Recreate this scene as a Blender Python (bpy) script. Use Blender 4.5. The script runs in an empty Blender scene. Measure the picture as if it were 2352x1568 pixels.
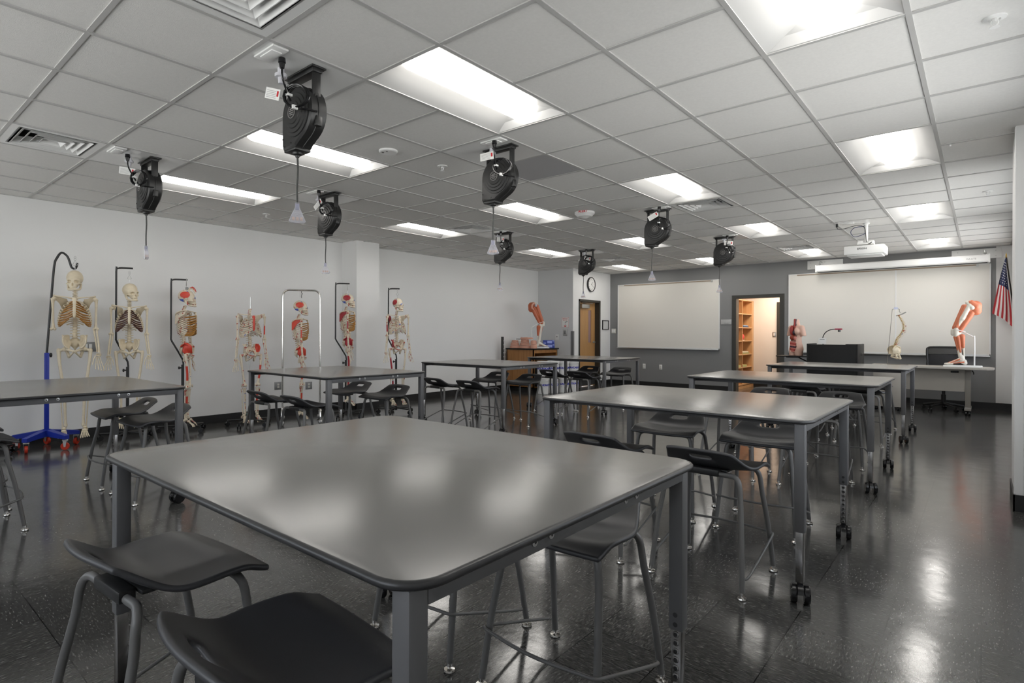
import bpy, bmesh, math, random
import numpy as np
from mathutils import Vector, Matrix
PI = math.pi
SC = bpy.context.scene
COL = SC.collection
# ------------------------------------------------------------------ camera
cam = bpy.data.cameras.new('camera'); camo = bpy.data.objects.new('camera', cam); COL.objects.link(camo)
cam.sensor_width = 36.0; cam.lens = 1314.7/2352*36
cam.shift_x = (1176-1098.064)/2352; cam.shift_y = (765.0215-784)/2352
cam.clip_start = 0.05
camo.matrix_world = Matrix.Translation((0, 0, 1.244)) @ Matrix.Rotation(0.72215, 4, 'Z') @ Matrix.Rotation(PI/2, 4, 'X') @ Matrix.Rotation(0.00335, 4, 'Z')
SC.camera = camo
# ------------------------------------------------------------------ world, exposure
w = bpy.data.worlds.new('world'); SC.world = w; w.use_nodes = True
bg = w.node_tree.nodes['Background']; bg.inputs[1].default_value = 1.0     # overcast sky above, brighter lower half added to lift the ceiling
wtc = w.node_tree.nodes.new('ShaderNodeTexCoord'); wsx = w.node_tree.nodes.new('ShaderNodeSeparateXYZ'); wcr = w.node_tree.nodes.new('ShaderNodeMapRange'); wmx = w.node_tree.nodes.new('ShaderNodeMix'); wmx.data_type = 'RGBA'
wcr.inputs['From Min'].default_value = -0.04; wcr.inputs['From Max'].default_value = 0.04
w.node_tree.links.new(wtc.outputs['Generated'], wsx.inputs[0]); w.node_tree.links.new(wsx.outputs['Z'], wcr.inputs['Value']); w.node_tree.links.new(wcr.outputs[0], wmx.inputs['Factor'])
wmx.inputs[6].default_value = (4.1, 3.95, 3.7, 1); wmx.inputs[7].default_value = (2.3, 2.35, 2.45, 1); w.node_tree.links.new(wmx.outputs[2], bg.inputs[0])
vs = SC.view_settings; vs.view_transform = 'Standard'; vs.look = 'None'; vs.gamma = 1; vs.use_curve_mapping = False
vs.exposure = 0.74
LENS_GLOW = 6.8
cy = SC.cycles
cy.use_denoising = True; cy.max_bounces = 7; cy.diffuse_bounces = 5; cy.glossy_bounces = 4; cy.transmission_bounces = 4
cy.transparent_max_bounces = 8; cy.sample_clamp_indirect = 4.0; cy.caustics_reflective = False; cy.caustics_refractive = False
cy.use_adaptive_sampling = True; cy.adaptive_threshold = 0.025
# storage room lamp (warm)
la = bpy.data.lights.new('storage_lamp', 'AREA'); la.energy = 26; la.color = (1.0, 0.80, 0.62); la.shape = 'RECTANGLE'; la.size = 0.6; la.size_y = 0.9
lo = bpy.data.objects.new('storage_lamp', la); COL.objects.link(lo); lo.location = (-3.35, 13.75, 2.44)

CEIL = 2.718; GX = -2.087; GY = 2.062; T = 0.6096
XL, XR, YB, YF = -7.89, 0.38, 12.826, -1.6
def cx(j): return GX + j*T
def cyy(i): return GY + i*T

# ------------------------------------------------------------------ materials
MATS = {}
def mat(name, col, rough=0.5, metal=0.0, var=0.06, scale=12.0, bump=0.0, bscale=200.0, spec=0.5, emit=None, estr=0.0, coat=0.0):
    if name in MATS: return MATS[name]
    m = bpy.data.materials.new(name); m.use_nodes = True; nt = m.node_tree; b = nt.nodes['Principled BSDF']
    c = (col[0], col[1], col[2], 1)
    b.inputs['Roughness'].default_value = rough; b.inputs['Metallic'].default_value = metal
    b.inputs['Specular IOR Level'].default_value = spec
    if coat: b.inputs['Coat Weight'].default_value = coat
    if var > 0:
        tc = nt.nodes.new('ShaderNodeTexCoord'); n = nt.nodes.new('ShaderNodeTexNoise'); n.inputs['Scale'].default_value = scale; n.inputs['Detail'].default_value = 2
        r = nt.nodes.new('ShaderNodeMapRange'); r.inputs['To Min'].default_value = 1-var; r.inputs['To Max'].default_value = 1+var
        mx = nt.nodes.new('ShaderNodeVectorMath'); mx.operation = 'SCALE'; mx.inputs[0].default_value = col[:3]
        nt.links.new(tc.outputs['Object'], n.inputs['Vector']); nt.links.new(n.outputs['Fac'], r.inputs['Value'])
        nt.links.new(r.outputs[0], mx.inputs['Scale']); nt.links.new(mx.outputs[0], b.inputs['Base Color'])
    else: b.inputs['Base Color'].default_value = c
    if bump > 0:
        tc = nt.nodes.new('ShaderNodeTexCoord'); n = nt.nodes.new('ShaderNodeTexNoise'); n.inputs['Scale'].default_value = bscale; n.inputs['Detail'].default_value = 3
        bp = nt.nodes.new('ShaderNodeBump'); bp.inputs['Strength'].default_value = bump; bp.inputs['Distance'].default_value = 0.003
        nt.links.new(tc.outputs['Object'], n.inputs['Vector']); nt.links.new(n.outputs['Fac'], bp.inputs['Height']); nt.links.new(bp.outputs[0], b.inputs['Normal'])
    if emit: b.inputs['Emission Color'].default_value = (*emit, 1); b.inputs['Emission Strength'].default_value = estr
    MATS[name] = m; return m
def sr(r, g, b):  # sRGB 0-255 to linear
    f = lambda v: (v/255/12.92) if v/255 <= 0.04045 else ((v/255+0.055)/1.055)**2.4
    return (f(r), f(g), f(b))

M_wall = mat('white_wall_paint', (0.80, 0.80, 0.795), 0.6, var=0.015, scale=1.5, bump=0.05, bscale=250)
M_grey = mat('light_grey_wall_paint', (0.63, 0.635, 0.64), 0.6, var=0.015, scale=1.5, bump=0.05)
M_dark = mat('charcoal_wall_paint', (0.225, 0.225, 0.228), 0.5, var=0.02, scale=1.5, bump=0.04, spec=0.4)
M_store = mat('cream_wall_paint', (0.80, 0.76, 0.72), 0.6, var=0.015)
M_tile = mat('acoustic_ceiling_tile', (0.77, 0.76, 0.74), 0.9, var=0.05, scale=60, bump=0.35, bscale=260, spec=0.1)
M_tee = mat('ceiling_tee_paint', (0.50, 0.495, 0.485), 0.5, var=0.02)
M_panelm = mat('smooth_ceiling_panel_paint', (0.74, 0.74, 0.73), 0.24, var=0.03, scale=4)
M_paneld = mat('dark_ceiling_panel', (0.42, 0.42, 0.43), 0.4, var=0.03, scale=4)
M_white = mat('white_enamel', (0.80, 0.80, 0.79), 0.35, var=0.015)
M_refl = mat('reflector_white', (0.56, 0.56, 0.555), 0.45, var=0.0)
M_lens = mat('light_lens', (0.9, 0.9, 0.9), 0.4, var=0.0, emit=(1.0, 0.965, 0.91), estr=LENS_GLOW)
M_black = mat('black_plastic', (0.016, 0.016, 0.016), 0.42, var=0.1)
M_blackg = mat('glossy_black_plastic', (0.008, 0.008, 0.009), 0.18, var=0.05)
M_rubber = mat('black_rubber_base', (0.008, 0.008, 0.008), 0.5, var=0.1)
M_seat = mat('charcoal_seat_plastic', (0.045, 0.045, 0.048), 0.42, var=0.06, scale=30, bump=0.06, bscale=500)
M_tube = mat('grey_painted_tube', (0.135, 0.132, 0.128), 0.38, var=0.04)
M_frame = mat('grey_painted_steel', (0.115, 0.114, 0.116), 0.42, var=0.04)
M_chrome = mat('chrome', (0.62, 0.60, 0.57), 0.18, 1.0, var=0.05)
M_alu = mat('brushed_aluminium', (0.55, 0.55, 0.54), 0.35, 1.0, var=0.05)
M_steel = mat('dark_hole', (0.02, 0.02, 0.02), 0.5, var=0.05)
M_wb = mat('whiteboard_surface', (0.76, 0.735, 0.68), 0.28, var=0.015, scale=1.2)
M_wbf = mat('whiteboard_trim', (0.70, 0.69, 0.67), 0.35, var=0.02)
M_post = mat('nickel_post', (0.33, 0.32, 0.31), 0.25, 1.0, var=0.05)
M_rail = mat('tan_map_rail', (0.35, 0.27, 0.2), 0.5, var=0.1)
M_bronze = mat('bronze_door_frame', (0.030, 0.028, 0.022), 0.4, var=0.06)
M_bone = mat('ivory_bone', (0.70, 0.61, 0.45), 0.45, var=0.10, scale=40)
M_bone2 = mat('painted_ivory_bone', (0.68, 0.60, 0.47), 0.45, var=0.12, scale=40)
def fleck(m, col, sc, th):
    nt = m.node_tree; b = nt.nodes['Principled BSDF']; src = b.inputs['Base Color'].links[0].from_socket
    tc = nt.nodes.new('ShaderNodeTexCoord'); n = nt.nodes.new('ShaderNodeTexNoise'); n.inputs['Scale'].default_value = sc; r = nt.nodes.new('ShaderNodeValToRGB'); r.color_ramp.elements[0].position = th; r.color_ramp.elements[1].position = th+.03
    mx = nt.nodes.new('ShaderNodeMix'); mx.data_type = 'RGBA'; mx.inputs[7].default_value = (*col, 1)
    nt.links.new(tc.outputs['Object'], n.inputs['Vector']); nt.links.new(n.outputs['Fac'], r.inputs[0]); nt.links.new(r.outputs[0], mx.inputs['Factor']); nt.links.new(src, mx.inputs[6]); nt.links.new(mx.outputs[2], b.inputs['Base Color'])
fleck(M_bone2, (0.36, 0.05, 0.03), 22, 0.60); fleck(M_bone2, (0.10, 0.15, 0.42), 17, 0.68)
M_cart = mat('amber_cartilage', (0.36, 0.17, 0.035), 0.4, var=0.15, scale=50)
M_cartd = mat('maroon_cartilage', (0.07, 0.018, 0.012), 0.4, var=0.15, scale=50)
M_red = mat('red_muscle_paint', (0.60, 0.055, 0.03), 0.4, var=0.1, scale=60)
M_crim = mat('crimson_muscle_paint', (0.36, 0.02, 0.03), 0.4, var=0.1, scale=60)
M_bluep = mat('blue_insertion_paint', (0.06, 0.12, 0.55), 0.4, var=0.1)
M_mus = mat('orange_muscle', (0.60, 0.175, 0.085), 0.36, var=0.12, scale=45)
M_ten = mat('white_tendon', (0.70, 0.66, 0.58), 0.36, var=0.06)
M_musA = mat('brick_muscle', (0.50, 0.13, 0.06), 0.4, var=0.15, scale=45)
M_skin = mat('pink_torso_skin', (0.74, 0.47, 0.37), 0.42, var=0.05)
M_org = mat('red_organs', (0.48, 0.06, 0.05), 0.32, var=0.2, scale=70)
M_org2 = mat('pink_organs', (0.66, 0.22, 0.18), 0.32, var=0.15, scale=70)
M_liver = mat('brown_liver', (0.34, 0.05, 0.025), 0.3, var=0.15)
M_darkorg = mat('dark_vessels', (0.06, 0.03, 0.05), 0.35, var=0.3, scale=90)
M_blue = mat('royal_blue_paint', (0.012, 0.03, 0.30), 0.35, var=0.05)
M_redw = mat('red_wheel', (0.50, 0.035, 0.012), 0.4, var=0.05)
M_lect = mat('black_laminate', (0.006, 0.006, 0.006), 0.45, var=0.1, spec=0.25)
M_desk = mat('beige_laminate', (0.42, 0.39, 0.345), 0.4, var=0.03)
M_deskf = mat('taupe_metal', (0.27, 0.25, 0.225), 0.45, var=0.03)
M_clay = mat('terracotta_pink_clay', (0.58, 0.30, 0.22), 0.7, var=0.08, scale=25)
M_paper = mat('white_paper', (0.8, 0.8, 0.78), 0.7, var=0.02)
M_bucket = mat('white_pail_plastic', (0.78, 0.78, 0.77), 0.4, var=0.02)
M_ink = mat('blue_print', (0.02, 0.03, 0.42), 0.5, var=0.05)
M_inkk = mat('black_print', (0.02, 0.02, 0.02), 0.5, var=0.05)
M_inkr = mat('red_print', (0.55, 0.02, 0.03), 0.5, var=0.05)
M_boxb = mat('blue_carton', (0.035, 0.06, 0.32), 0.45, var=0.25, scale=20)
M_boxl = mat('pale_blue_carton_print', (0.30, 0.36, 0.75), 0.45, var=0.1)
M_flagr = mat('flag_red', (0.45, 0.03, 0.04), 0.7, var=0.06)
M_flagw = mat('flag_white', (0.80, 0.78, 0.77), 0.7, var=0.03)
M_flagb = mat('flag_blue', (0.03, 0.04, 0.11), 0.7, var=0.06)
M_gold = mat('brass', (0.65, 0.42, 0.12), 0.3, 1.0, var=0.05)
M_mesh = mat('black_chair_mesh', (0.02, 0.02, 0.022), 0.8, var=0.2, scale=300)
M_grille = mat('vent_dark', (0.05, 0.05, 0.05), 0.7, var=0.05)
M_plate = mat('ivory_plate', (0.66, 0.65, 0.60), 0.4, var=0.02)
M_gplate = mat('grey_plate', (0.25, 0.25, 0.25), 0.4, 0.3, var=0.04)
M_pinkg = mat('frosted_pink_pane', (0.30, 0.19, 0.19), 0.25, var=0.05)
M_books = [mat('book_%s' % n, c, 0.6, var=0.08) for n, c in (('navy', (0.04, 0.08, 0.22)), ('lightblue', (0.25, 0.4, 0.6)), ('olive', (0.40, 0.40, 0.16)), ('cream', (0.7, 0.66, 0.5)), ('lime', (0.50, 0.52, 0.22)))]

def wood(name, c1, c2, vert=True, rough=0.38):
    m = bpy.data.materials.new(name); m.use_nodes = True; nt = m.node_tree; b = nt.nodes['Principled BSDF']
    tc = nt.nodes.new('ShaderNodeTexCoord'); mp = nt.nodes.new('ShaderNodeMapping')
    mp.inputs['Scale'].default_value = (9, 9, 0.9) if vert else (1.2, 9, 9)
    n = nt.nodes.new('ShaderNodeTexNoise'); n.inputs['Scale'].default_value = 1.6; n.inputs['Detail'].default_value = 6; n.inputs['Distortion'].default_value = 1.2
    cr = nt.nodes.new('ShaderNodeValToRGB'); cr.color_ramp.elements[0].color = (*c1, 1); cr.color_ramp.elements[1].color = (*c2, 1)
    cr.color_ramp.elements[0].position = 0.3; cr.color_ramp.elements[1].position = 0.75
    L = nt.links.new; L(tc.outputs['Object'], mp.inputs[0]); L(mp.outputs[0], n.inputs['Vector']); L(n.outputs['Fac'], cr.inputs[0]); L(cr.outputs[0], b.inputs['Base Color'])
    b.inputs['Roughness'].default_value = rough; MATS[name] = m; return m
M_oak = wood('honey_oak', (0.27, 0.115, 0.03), (0.44, 0.21, 0.07))
M_door = wood('maple_door', (0.44, 0.235, 0.085), (0.50, 0.28, 0.11))
M_ply = wood('birch_ply', (0.56, 0.33, 0.15), (0.66, 0.42, 0.22))

def floor_mat():
    m = bpy.data.materials.new('speckled_dark_vinyl_tile'); m.use_nodes = True; nt = m.node_tree; b = nt.nodes['Principled BSDF']; N = nt.nodes.new; L = nt.links.new
    tc = N('ShaderNodeTexCoord')
    # tile cells 12 inch
    sc = N('ShaderNodeVectorMath'); sc.operation = 'SCALE'; sc.inputs['Scale'].default_value = 1/0.3048; L(tc.outputs['Object'], sc.inputs[0])
    fl = N('ShaderNodeVectorMath'); fl.operation = 'FLOOR'; L(sc.outputs[0], fl.inputs[0])
    fr = N('ShaderNodeVectorMath'); fr.operation = 'FRACTION'; L(sc.outputs[0], fr.inputs[0])
    wn = N('ShaderNodeTexWhiteNoise'); L(fl.outputs[0], wn.inputs['Vector'])
    # streaky chips, direction alternates from tile to tile
    mp1 = N('ShaderNodeMapping'); mp1.inputs['Scale'].default_value = (22, 85, 1); L(tc.outputs['Object'], mp1.inputs[0])
    mp2 = N('ShaderNodeMapping'); mp2.inputs['Scale'].default_value = (85, 22, 1); L(tc.outputs['Object'], mp2.inputs[0])
    gt = N('ShaderNodeMath'); gt.operation = 'GREATER_THAN'; gt.inputs[1].default_value = 0.5; L(wn.outputs['Value'], gt.inputs[0])
    mv = N('ShaderNodeMix'); mv.data_type = 'VECTOR'; L(gt.outputs[0], mv.inputs['Factor']); L(mp1.outputs[0], mv.inputs[4]); L(mp2.outputs[0], mv.inputs[5])
    n1 = N('ShaderNodeTexNoise'); n1.inputs['Scale'].default_value = 1.6; n1.inputs['Detail'].default_value = 3; L(mv.outputs[1], n1.inputs['Vector'])
    cr = N('ShaderNodeValToRGB'); e = cr.color_ramp.elements
    e[0].position = 0.30; e[0].color = (0.030, 0.0295, 0.0285, 1); e[1].position = 0.585; e[1].color = (0.066, 0.065, 0.062, 1)
    e2 = e.new(0.655); e2.color = (0.10, 0.098, 0.094, 1); e3 = e.new(0.72); e3.color = (0.20, 0.195, 0.185, 1)
    L(n1.outputs['Fac'], cr.inputs[0])
    # tile to tile tone
    mr = N('ShaderNodeMapRange'); mr.inputs['To Min'].default_value = 0.86; mr.inputs['To Max'].default_value = 1.14; L(wn.outputs['Value'], mr.inputs['Value'])
    ml = N('ShaderNodeVectorMath'); ml.operation = 'SCALE'; L(cr.outputs[0], ml.inputs[0]); L(mr.outputs[0], ml.inputs['Scale'])
    # seams
    sx = N('ShaderNodeSeparateXYZ'); L(fr.outputs[0], sx.inputs[0])
    def edge(o):
        a = N('ShaderNodeMath'); a.operation = 'SUBTRACT'; a.inputs[1].default_value = 0.5; L(o, a.inputs[0])
        c = N('ShaderNodeMath'); c.operation = 'ABSOLUTE'; L(a.outputs[0], c.inputs[0])
        g = N('ShaderNodeMath'); g.operation = 'GREATER_THAN'; g.inputs[1].default_value = 0.4935; L(c.outputs[0], g.inputs[0]); return g.outputs[0]
    mxx = N('ShaderNodeMath'); mxx.operation = 'MAXIMUM'; L(edge(sx.outputs[0]), mxx.inputs[0]); L(edge(sx.outputs[1]), mxx.inputs[1])
    mc = N('ShaderNodeMix'); mc.data_type = 'RGBA'; L(mxx.outputs[0], mc.inputs['Factor']); L(ml.outputs[0], mc.inputs[6]); mc.inputs[7].default_value = (0.006, 0.006, 0.006, 1)
    L(mc.outputs[2], b.inputs['Base Color'])
    # wax: slight unevenness, per-tile tilt
    n2 = N('ShaderNodeTexNoise'); n2.inputs['Scale'].default_value = 5.0; n2.inputs['Detail'].default_value = 2; L(tc.outputs['Object'], n2.inputs['Vector'])
    n3 = N('ShaderNodeTexNoise'); n3.inputs['Scale'].default_value = 45.0; n3.inputs['Detail'].default_value = 2; L(tc.outputs['Object'], n3.inputs['Vector'])
    ad = N('ShaderNodeMath'); ad.operation = 'MULTIPLY_ADD'; ad.inputs[1].default_value = 0.10; L(n3.outputs['Fac'], ad.inputs[0]); L(n2.outputs['Fac'], ad.inputs[2])
    bp = N('ShaderNodeBump'); bp.inputs['Strength'].default_value = 0.14; bp.inputs['Distance'].default_value = 0.010; L(ad.outputs[0], bp.inputs['Height']); L(bp.outputs[0], b.inputs['Normal'])
    rr = N('ShaderNodeMapRange'); rr.inputs['To Min'].default_value = 0.11; rr.inputs['To Max'].default_value = 0.19; L(n2.outputs['Fac'], rr.inputs['Value']); L(rr.outputs[0], b.inputs['Roughness'])
    b.inputs['Specular IOR Level'].default_value = 0.85
    return m
M_floor = floor_mat()

def top_mat():
    m = bpy.data.materials.new('grey_table_laminate'); m.use_nodes = True; nt = m.node_tree; b = nt.nodes['Principled BSDF']; N = nt.nodes.new; L = nt.links.new
    tc = N('ShaderNodeTexCoord'); n = N('ShaderNodeTexNoise'); n.inputs['Scale'].default_value = 3; L(tc.outputs['Object'], n.inputs['Vector'])
    r = N('ShaderNodeMapRange'); r.inputs['To Min'].default_value = 0.20; r.inputs['To Max'].default_value = 0.24; L(n.outputs['Fac'], r.inputs['Value']); L(r.outputs[0], b.inputs['Roughness'])
    b.inputs['Base Color'].default_value = (0.178, 0.172, 0.161, 1); b.inputs['Specular IOR Level'].default_value = 0.6
    n3 = N('ShaderNodeTexNoise'); n3.inputs['Scale'].default_value = 900; L(tc.outputs['Object'], n3.inputs['Vector'])
    bp = N('ShaderNodeBump'); bp.inputs['Strength'].default_value = 0.05; bp.inputs['Distance'].default_value = 0.001; L(n3.outputs['Fac'], bp.inputs['Height']); L(bp.outputs[0], b.inputs['Normal'])
    return m
M_top = top_mat()

def clear_mat(name, tint, tr=0.75, rough=0.08):
    m = bpy.data.materials.new(name); m.use_nodes = True; nt = m.node_tree; b = nt.nodes['Principled BSDF']; N = nt.nodes.new; L = nt.links.new
    b.inputs['Base Color'].default_value = (*tint, 1); b.inputs['Roughness'].default_value = rough
    t = N('ShaderNodeBsdfTransparent'); t.inputs[0].default_value = (*[min(1, .6+.4*c) for c in tint], 1); mx = N('ShaderNodeMixShader')
    lw = N('ShaderNodeLayerWeight'); lw.inputs[0].default_value = 0.3; rr = N('ShaderNodeMapRange'); rr.inputs['To Min'].default_value = 1-tr; rr.inputs['To Max'].default_value = 1.0
    L(lw.outputs['Facing'], rr.inputs['Value']); L(rr.outputs[0], mx.inputs[0]); L(t.outputs[0], mx.inputs[1]); L(b.outputs[0], mx.inputs[2])
    L(mx.outputs[0], nt.nodes['Material Output'].inputs[0]); return m
M_clear = clear_mat('clear_plastic', (0.78, 0.78, 0.84), 0.74)
M_glass = clear_mat('window_glass', (0.9, 0.95, 1.0), 0.94, 0.02)

# ------------------------------------------------------------------ mesh builder
class B:
    def __init__(s): s.v = []; s.f = []; s.m = []
    def add(s, vs, fs, mi=0, M=None):
        o = len(s.v)
        s.v += [tuple(M @ Vector(v)) for v in vs] if M is not None else [tuple(v) for v in vs]
        s.f += [tuple(i+o for i in f) for f in fs]; s.m += (mi if isinstance(mi, list) else [mi]*len(fs)); return s
    def merge(s, o, M=None, mi=None):
        return s.add(o.v, o.f, [mi]*len(o.f) if mi is not None else list(o.m), M)
    def box(s, a, b, mi=0, M=None):
        x0, y0, z0 = a; x1, y1, z1 = b
        return s.add([(x0,y0,z0),(x1,y0,z0),(x1,y1,z0),(x0,y1,z0),(x0,y0,z1),(x1,y0,z1),(x1,y1,z1),(x0,y1,z1)],
                     [(0,3,2,1),(4,5,6,7),(0,1,5,4),(1,2,6,5),(2,3,7,6),(3,0,4,7)], mi, M)
    def rbox(s, a, b, r, mi=0, M=None, seg=2):
        bm = bmesh.new(); bmesh.ops.create_cube(bm, size=1)
        for v in bm.verts: v.co = Vector([(a[k]+b[k])/2 + v.co[k]*(b[k]-a[k]) for k in range(3)])
        bmesh.ops.bevel(bm, geom=bm.edges[:], offset=r, segments=seg, profile=0.5, affect='EDGES')
        bm.verts.index_update(); s.add([v.co[:] for v in bm.verts], [[v.index for v in f.verts] for f in bm.faces], mi, M); bm.free(); return s
    def prism(s, poly, z0, z1, mi=0, M=None):   # polygon in xy extruded in z
        n = len(poly); vs = [(x, y, z0) for x, y in poly] + [(x, y, z1) for x, y in poly]
        fs = [tuple(reversed(range(n))), tuple(range(n, 2*n))] + [(i, (i+1) % n, n+(i+1) % n, n+i) for i in range(n)]
        return s.add(vs, fs, mi, M)
    def lathe(s, prof, n=24, mi=0, M=None, cap=True):   # [(r,z)] about z
        vs = []; fs = []
        for r, z in prof: vs += [(r*math.cos(2*PI*k/n), r*math.sin(2*PI*k/n), z) for k in range(n)]
        for i in range(len(prof)-1):
            for k in range(n): fs.append((i*n+k, i*n+(k+1) % n, (i+1)*n+(k+1) % n, (i+1)*n+k))
        if cap: fs += [tuple(reversed(range(n))), tuple(range((len(prof)-1)*n, len(prof)*n))]
        return s.add(vs, fs, mi, M)
    def cyl(s, p, q, r, n=12, mi=0, r2=None):
        return s.tube([p, q], [r, r if r2 is None else r2], n, mi, smooth=0)
    def ball(s, c, r, n=10, mi=0):
        r = (r, r, r) if not hasattr(r, '__len__') else r; h = max(4, n//2); vs = []; fs = []
        for i in range(1, h):
            a = PI*i/h; vs += [(c[0]+r[0]*math.sin(a)*math.cos(2*PI*k/n), c[1]+r[1]*math.sin(a)*math.sin(2*PI*k/n), c[2]+r[2]*math.cos(a)) for k in range(n)]
        t = len(vs); vs += [(c[0], c[1], c[2]+r[2]), (c[0], c[1], c[2]-r[2])]
        for i in range(h-2):
            for k in range(n): fs.append((i*n+k, (i+1)*n+k, (i+1)*n+(k+1) % n, i*n+(k+1) % n))
        for k in range(n): fs += [(t, k, (k+1) % n), (t+1, (h-2)*n+(k+1) % n, (h-2)*n+k)]
        return s.add(vs, fs, mi)
    def tube(s, pts, rad, n=8, mi=0, smooth=3, closed=False):
        P = [Vector(p) for p in pts]; R = list(rad) if hasattr(rad, '__len__') else [rad]*len(P)
        if smooth and len(P) > 2:
            Q = []; S = []; m = len(P)
            rng = range(m if closed else m-1)
            for i in rng:
                g = (lambda k: P[k % m]) if closed else (lambda k: P[max(0, min(m-1, k))])
                h = (lambda k: R[k % m]) if closed else (lambda k: R[max(0, min(m-1, k))])
                for k in range(smooth):
                    t = k/smooth; a, b_, c, d = g(i-1), g(i), g(i+1), g(i+2)
                    Q.append(0.5*((2*b_)+(c-a)*t+(2*a-5*b_+4*c-d)*t*t+(3*b_-a-3*c+d)*t**3)); S.append(h(i)*(1-t)+h(i+1)*t)
            if not closed: Q.append(P[-1]); S.append(R[-1])
            P, R = Q, S
        m = len(P); vs = []; fs = []; up = None
        for i in range(m):
            t = (P[(i+1) % m]-P[(i-1) % m]) if closed else (P[min(i+1, m-1)]-P[max(i-1, 0)])
            t = t.normalized() if t.length > 1e-9 else Vector((0, 0, 1))
            if up is None:
                up = t.orthogonal().normalized()
            up = (up - t*up.dot(t)); up = up.normalized() if up.length > 1e-6 else t.orthogonal().normalized()
            sd = t.cross(up)
            vs += [tuple(P[i]+R[i]*(math.cos(2*PI*k/n)*up+math.sin(2*PI*k/n)*sd)) for k in range(n)]
        for i in range(m if closed else m-1):
            j = (i+1) % m
            for k in range(n): fs.append((i*n+k, i*n+(k+1) % n, j*n+(k+1) % n, j*n+k))
        if not closed: fs += [tuple(reversed(range(n))), tuple(range((m-1)*n, m*n))]
        return s.add(vs, fs, mi)
    def text(s, body, size, M, mi=0, align='CENTER', ext=0.0006, bold=0.0):
        cu = bpy.data.curves.new('t', 'FONT'); cu.body = body; cu.size = size; cu.align_x = align; cu.align_y = 'CENTER'; cu.extrude = ext; cu.offset = bold; cu.resolution_u = 2
        o = bpy.data.objects.new('t', cu); COL.objects.link(o); dg = bpy.context.evaluated_depsgraph_get(); me = bpy.data.meshes.new_from_object(o.evaluated_get(dg))
        vs = [v.co[:] for v in me.vertices]; fs = [p.vertices[:] for p in me.polygons]
        COL.objects.unlink(o); bpy.data.objects.remove(o); bpy.data.curves.remove(cu); bpy.data.meshes.remove(me)
        return s.add(vs, fs, mi, M)
    def xf(s, M): s.v = [tuple(M @ Vector(v)) for v in s.v]; return s
    def obj(s, name, mats, parent=None, smooth=35):
        me = bpy.data.meshes.new(name); me.from_pydata(s.v, [], s.f); me.update()
        for m in (mats if isinstance(mats, (list, tuple)) else [mats]): me.materials.append(m)
        me.polygons.foreach_set('material_index', s.m)
        bm = bmesh.new(); bm.from_mesh(me); bmesh.ops.recalc_face_normals(bm, faces=bm.faces); bm.to_mesh(me); bm.free()
        if smooth:
            me.shade_smooth(); me.set_sharp_from_angle(angle=math.radians(smooth))
        o = bpy.data.objects.new(name, me); COL.objects.link(o)
        if parent: o.parent = parent
        return o

def tag(o, label=None, cat=None, group=None, kind=None):
    if label: o['label'] = label
    if cat: o['category'] = cat
    if group: o['group'] = group
    if kind: o['kind'] = kind
    return o
def thing(name, label, cat, loc=(0, 0, 0), rz=0, group=None):
    o = bpy.data.objects.new(name, None); o.empty_display_size = 0.1; COL.objects.link(o); o.location = loc; o.rotation_euler = (0, 0, rz)
    return tag(o, label, cat, group)
def struct(name, b, mats, smooth=0): return tag(b.obj(name, mats, None, smooth), kind='structure')
def dup(root, loc=None, rz=None, label=None, group=None):
    r = root.copy(); COL.objects.link(r)
    if loc is not None: r.location = loc
    if rz is not None: r.rotation_euler = (0, 0, rz)
    if label: r['label'] = label
    if group: r['group'] = group
    for ch in list(root.children):
        c = ch.copy(); COL.objects.link(c); c.parent = r
        for g in list(ch.children):
            d = g.copy(); COL.objects.link(d); d.parent = c
    return r
def TR(x=0, y=0, z=0): return Matrix.Translation((x, y, z))
def RX(a): return Matrix.Rotation(a, 4, 'X')
def RY(a): return Matrix.Rotation(a, 4, 'Y')
def RZ(a): return Matrix.Rotation(a, 4, 'Z')
def SCL(x, y, z): return Matrix.Diagonal((x, y, z, 1))
def front(x, y, z): return TR(x, y, z) @ RX(PI/2)            # text facing -Y
def side(x, y, z): return TR(x, y, z) @ RZ(PI/2) @ RX(PI/2)  # text facing +X

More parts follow.
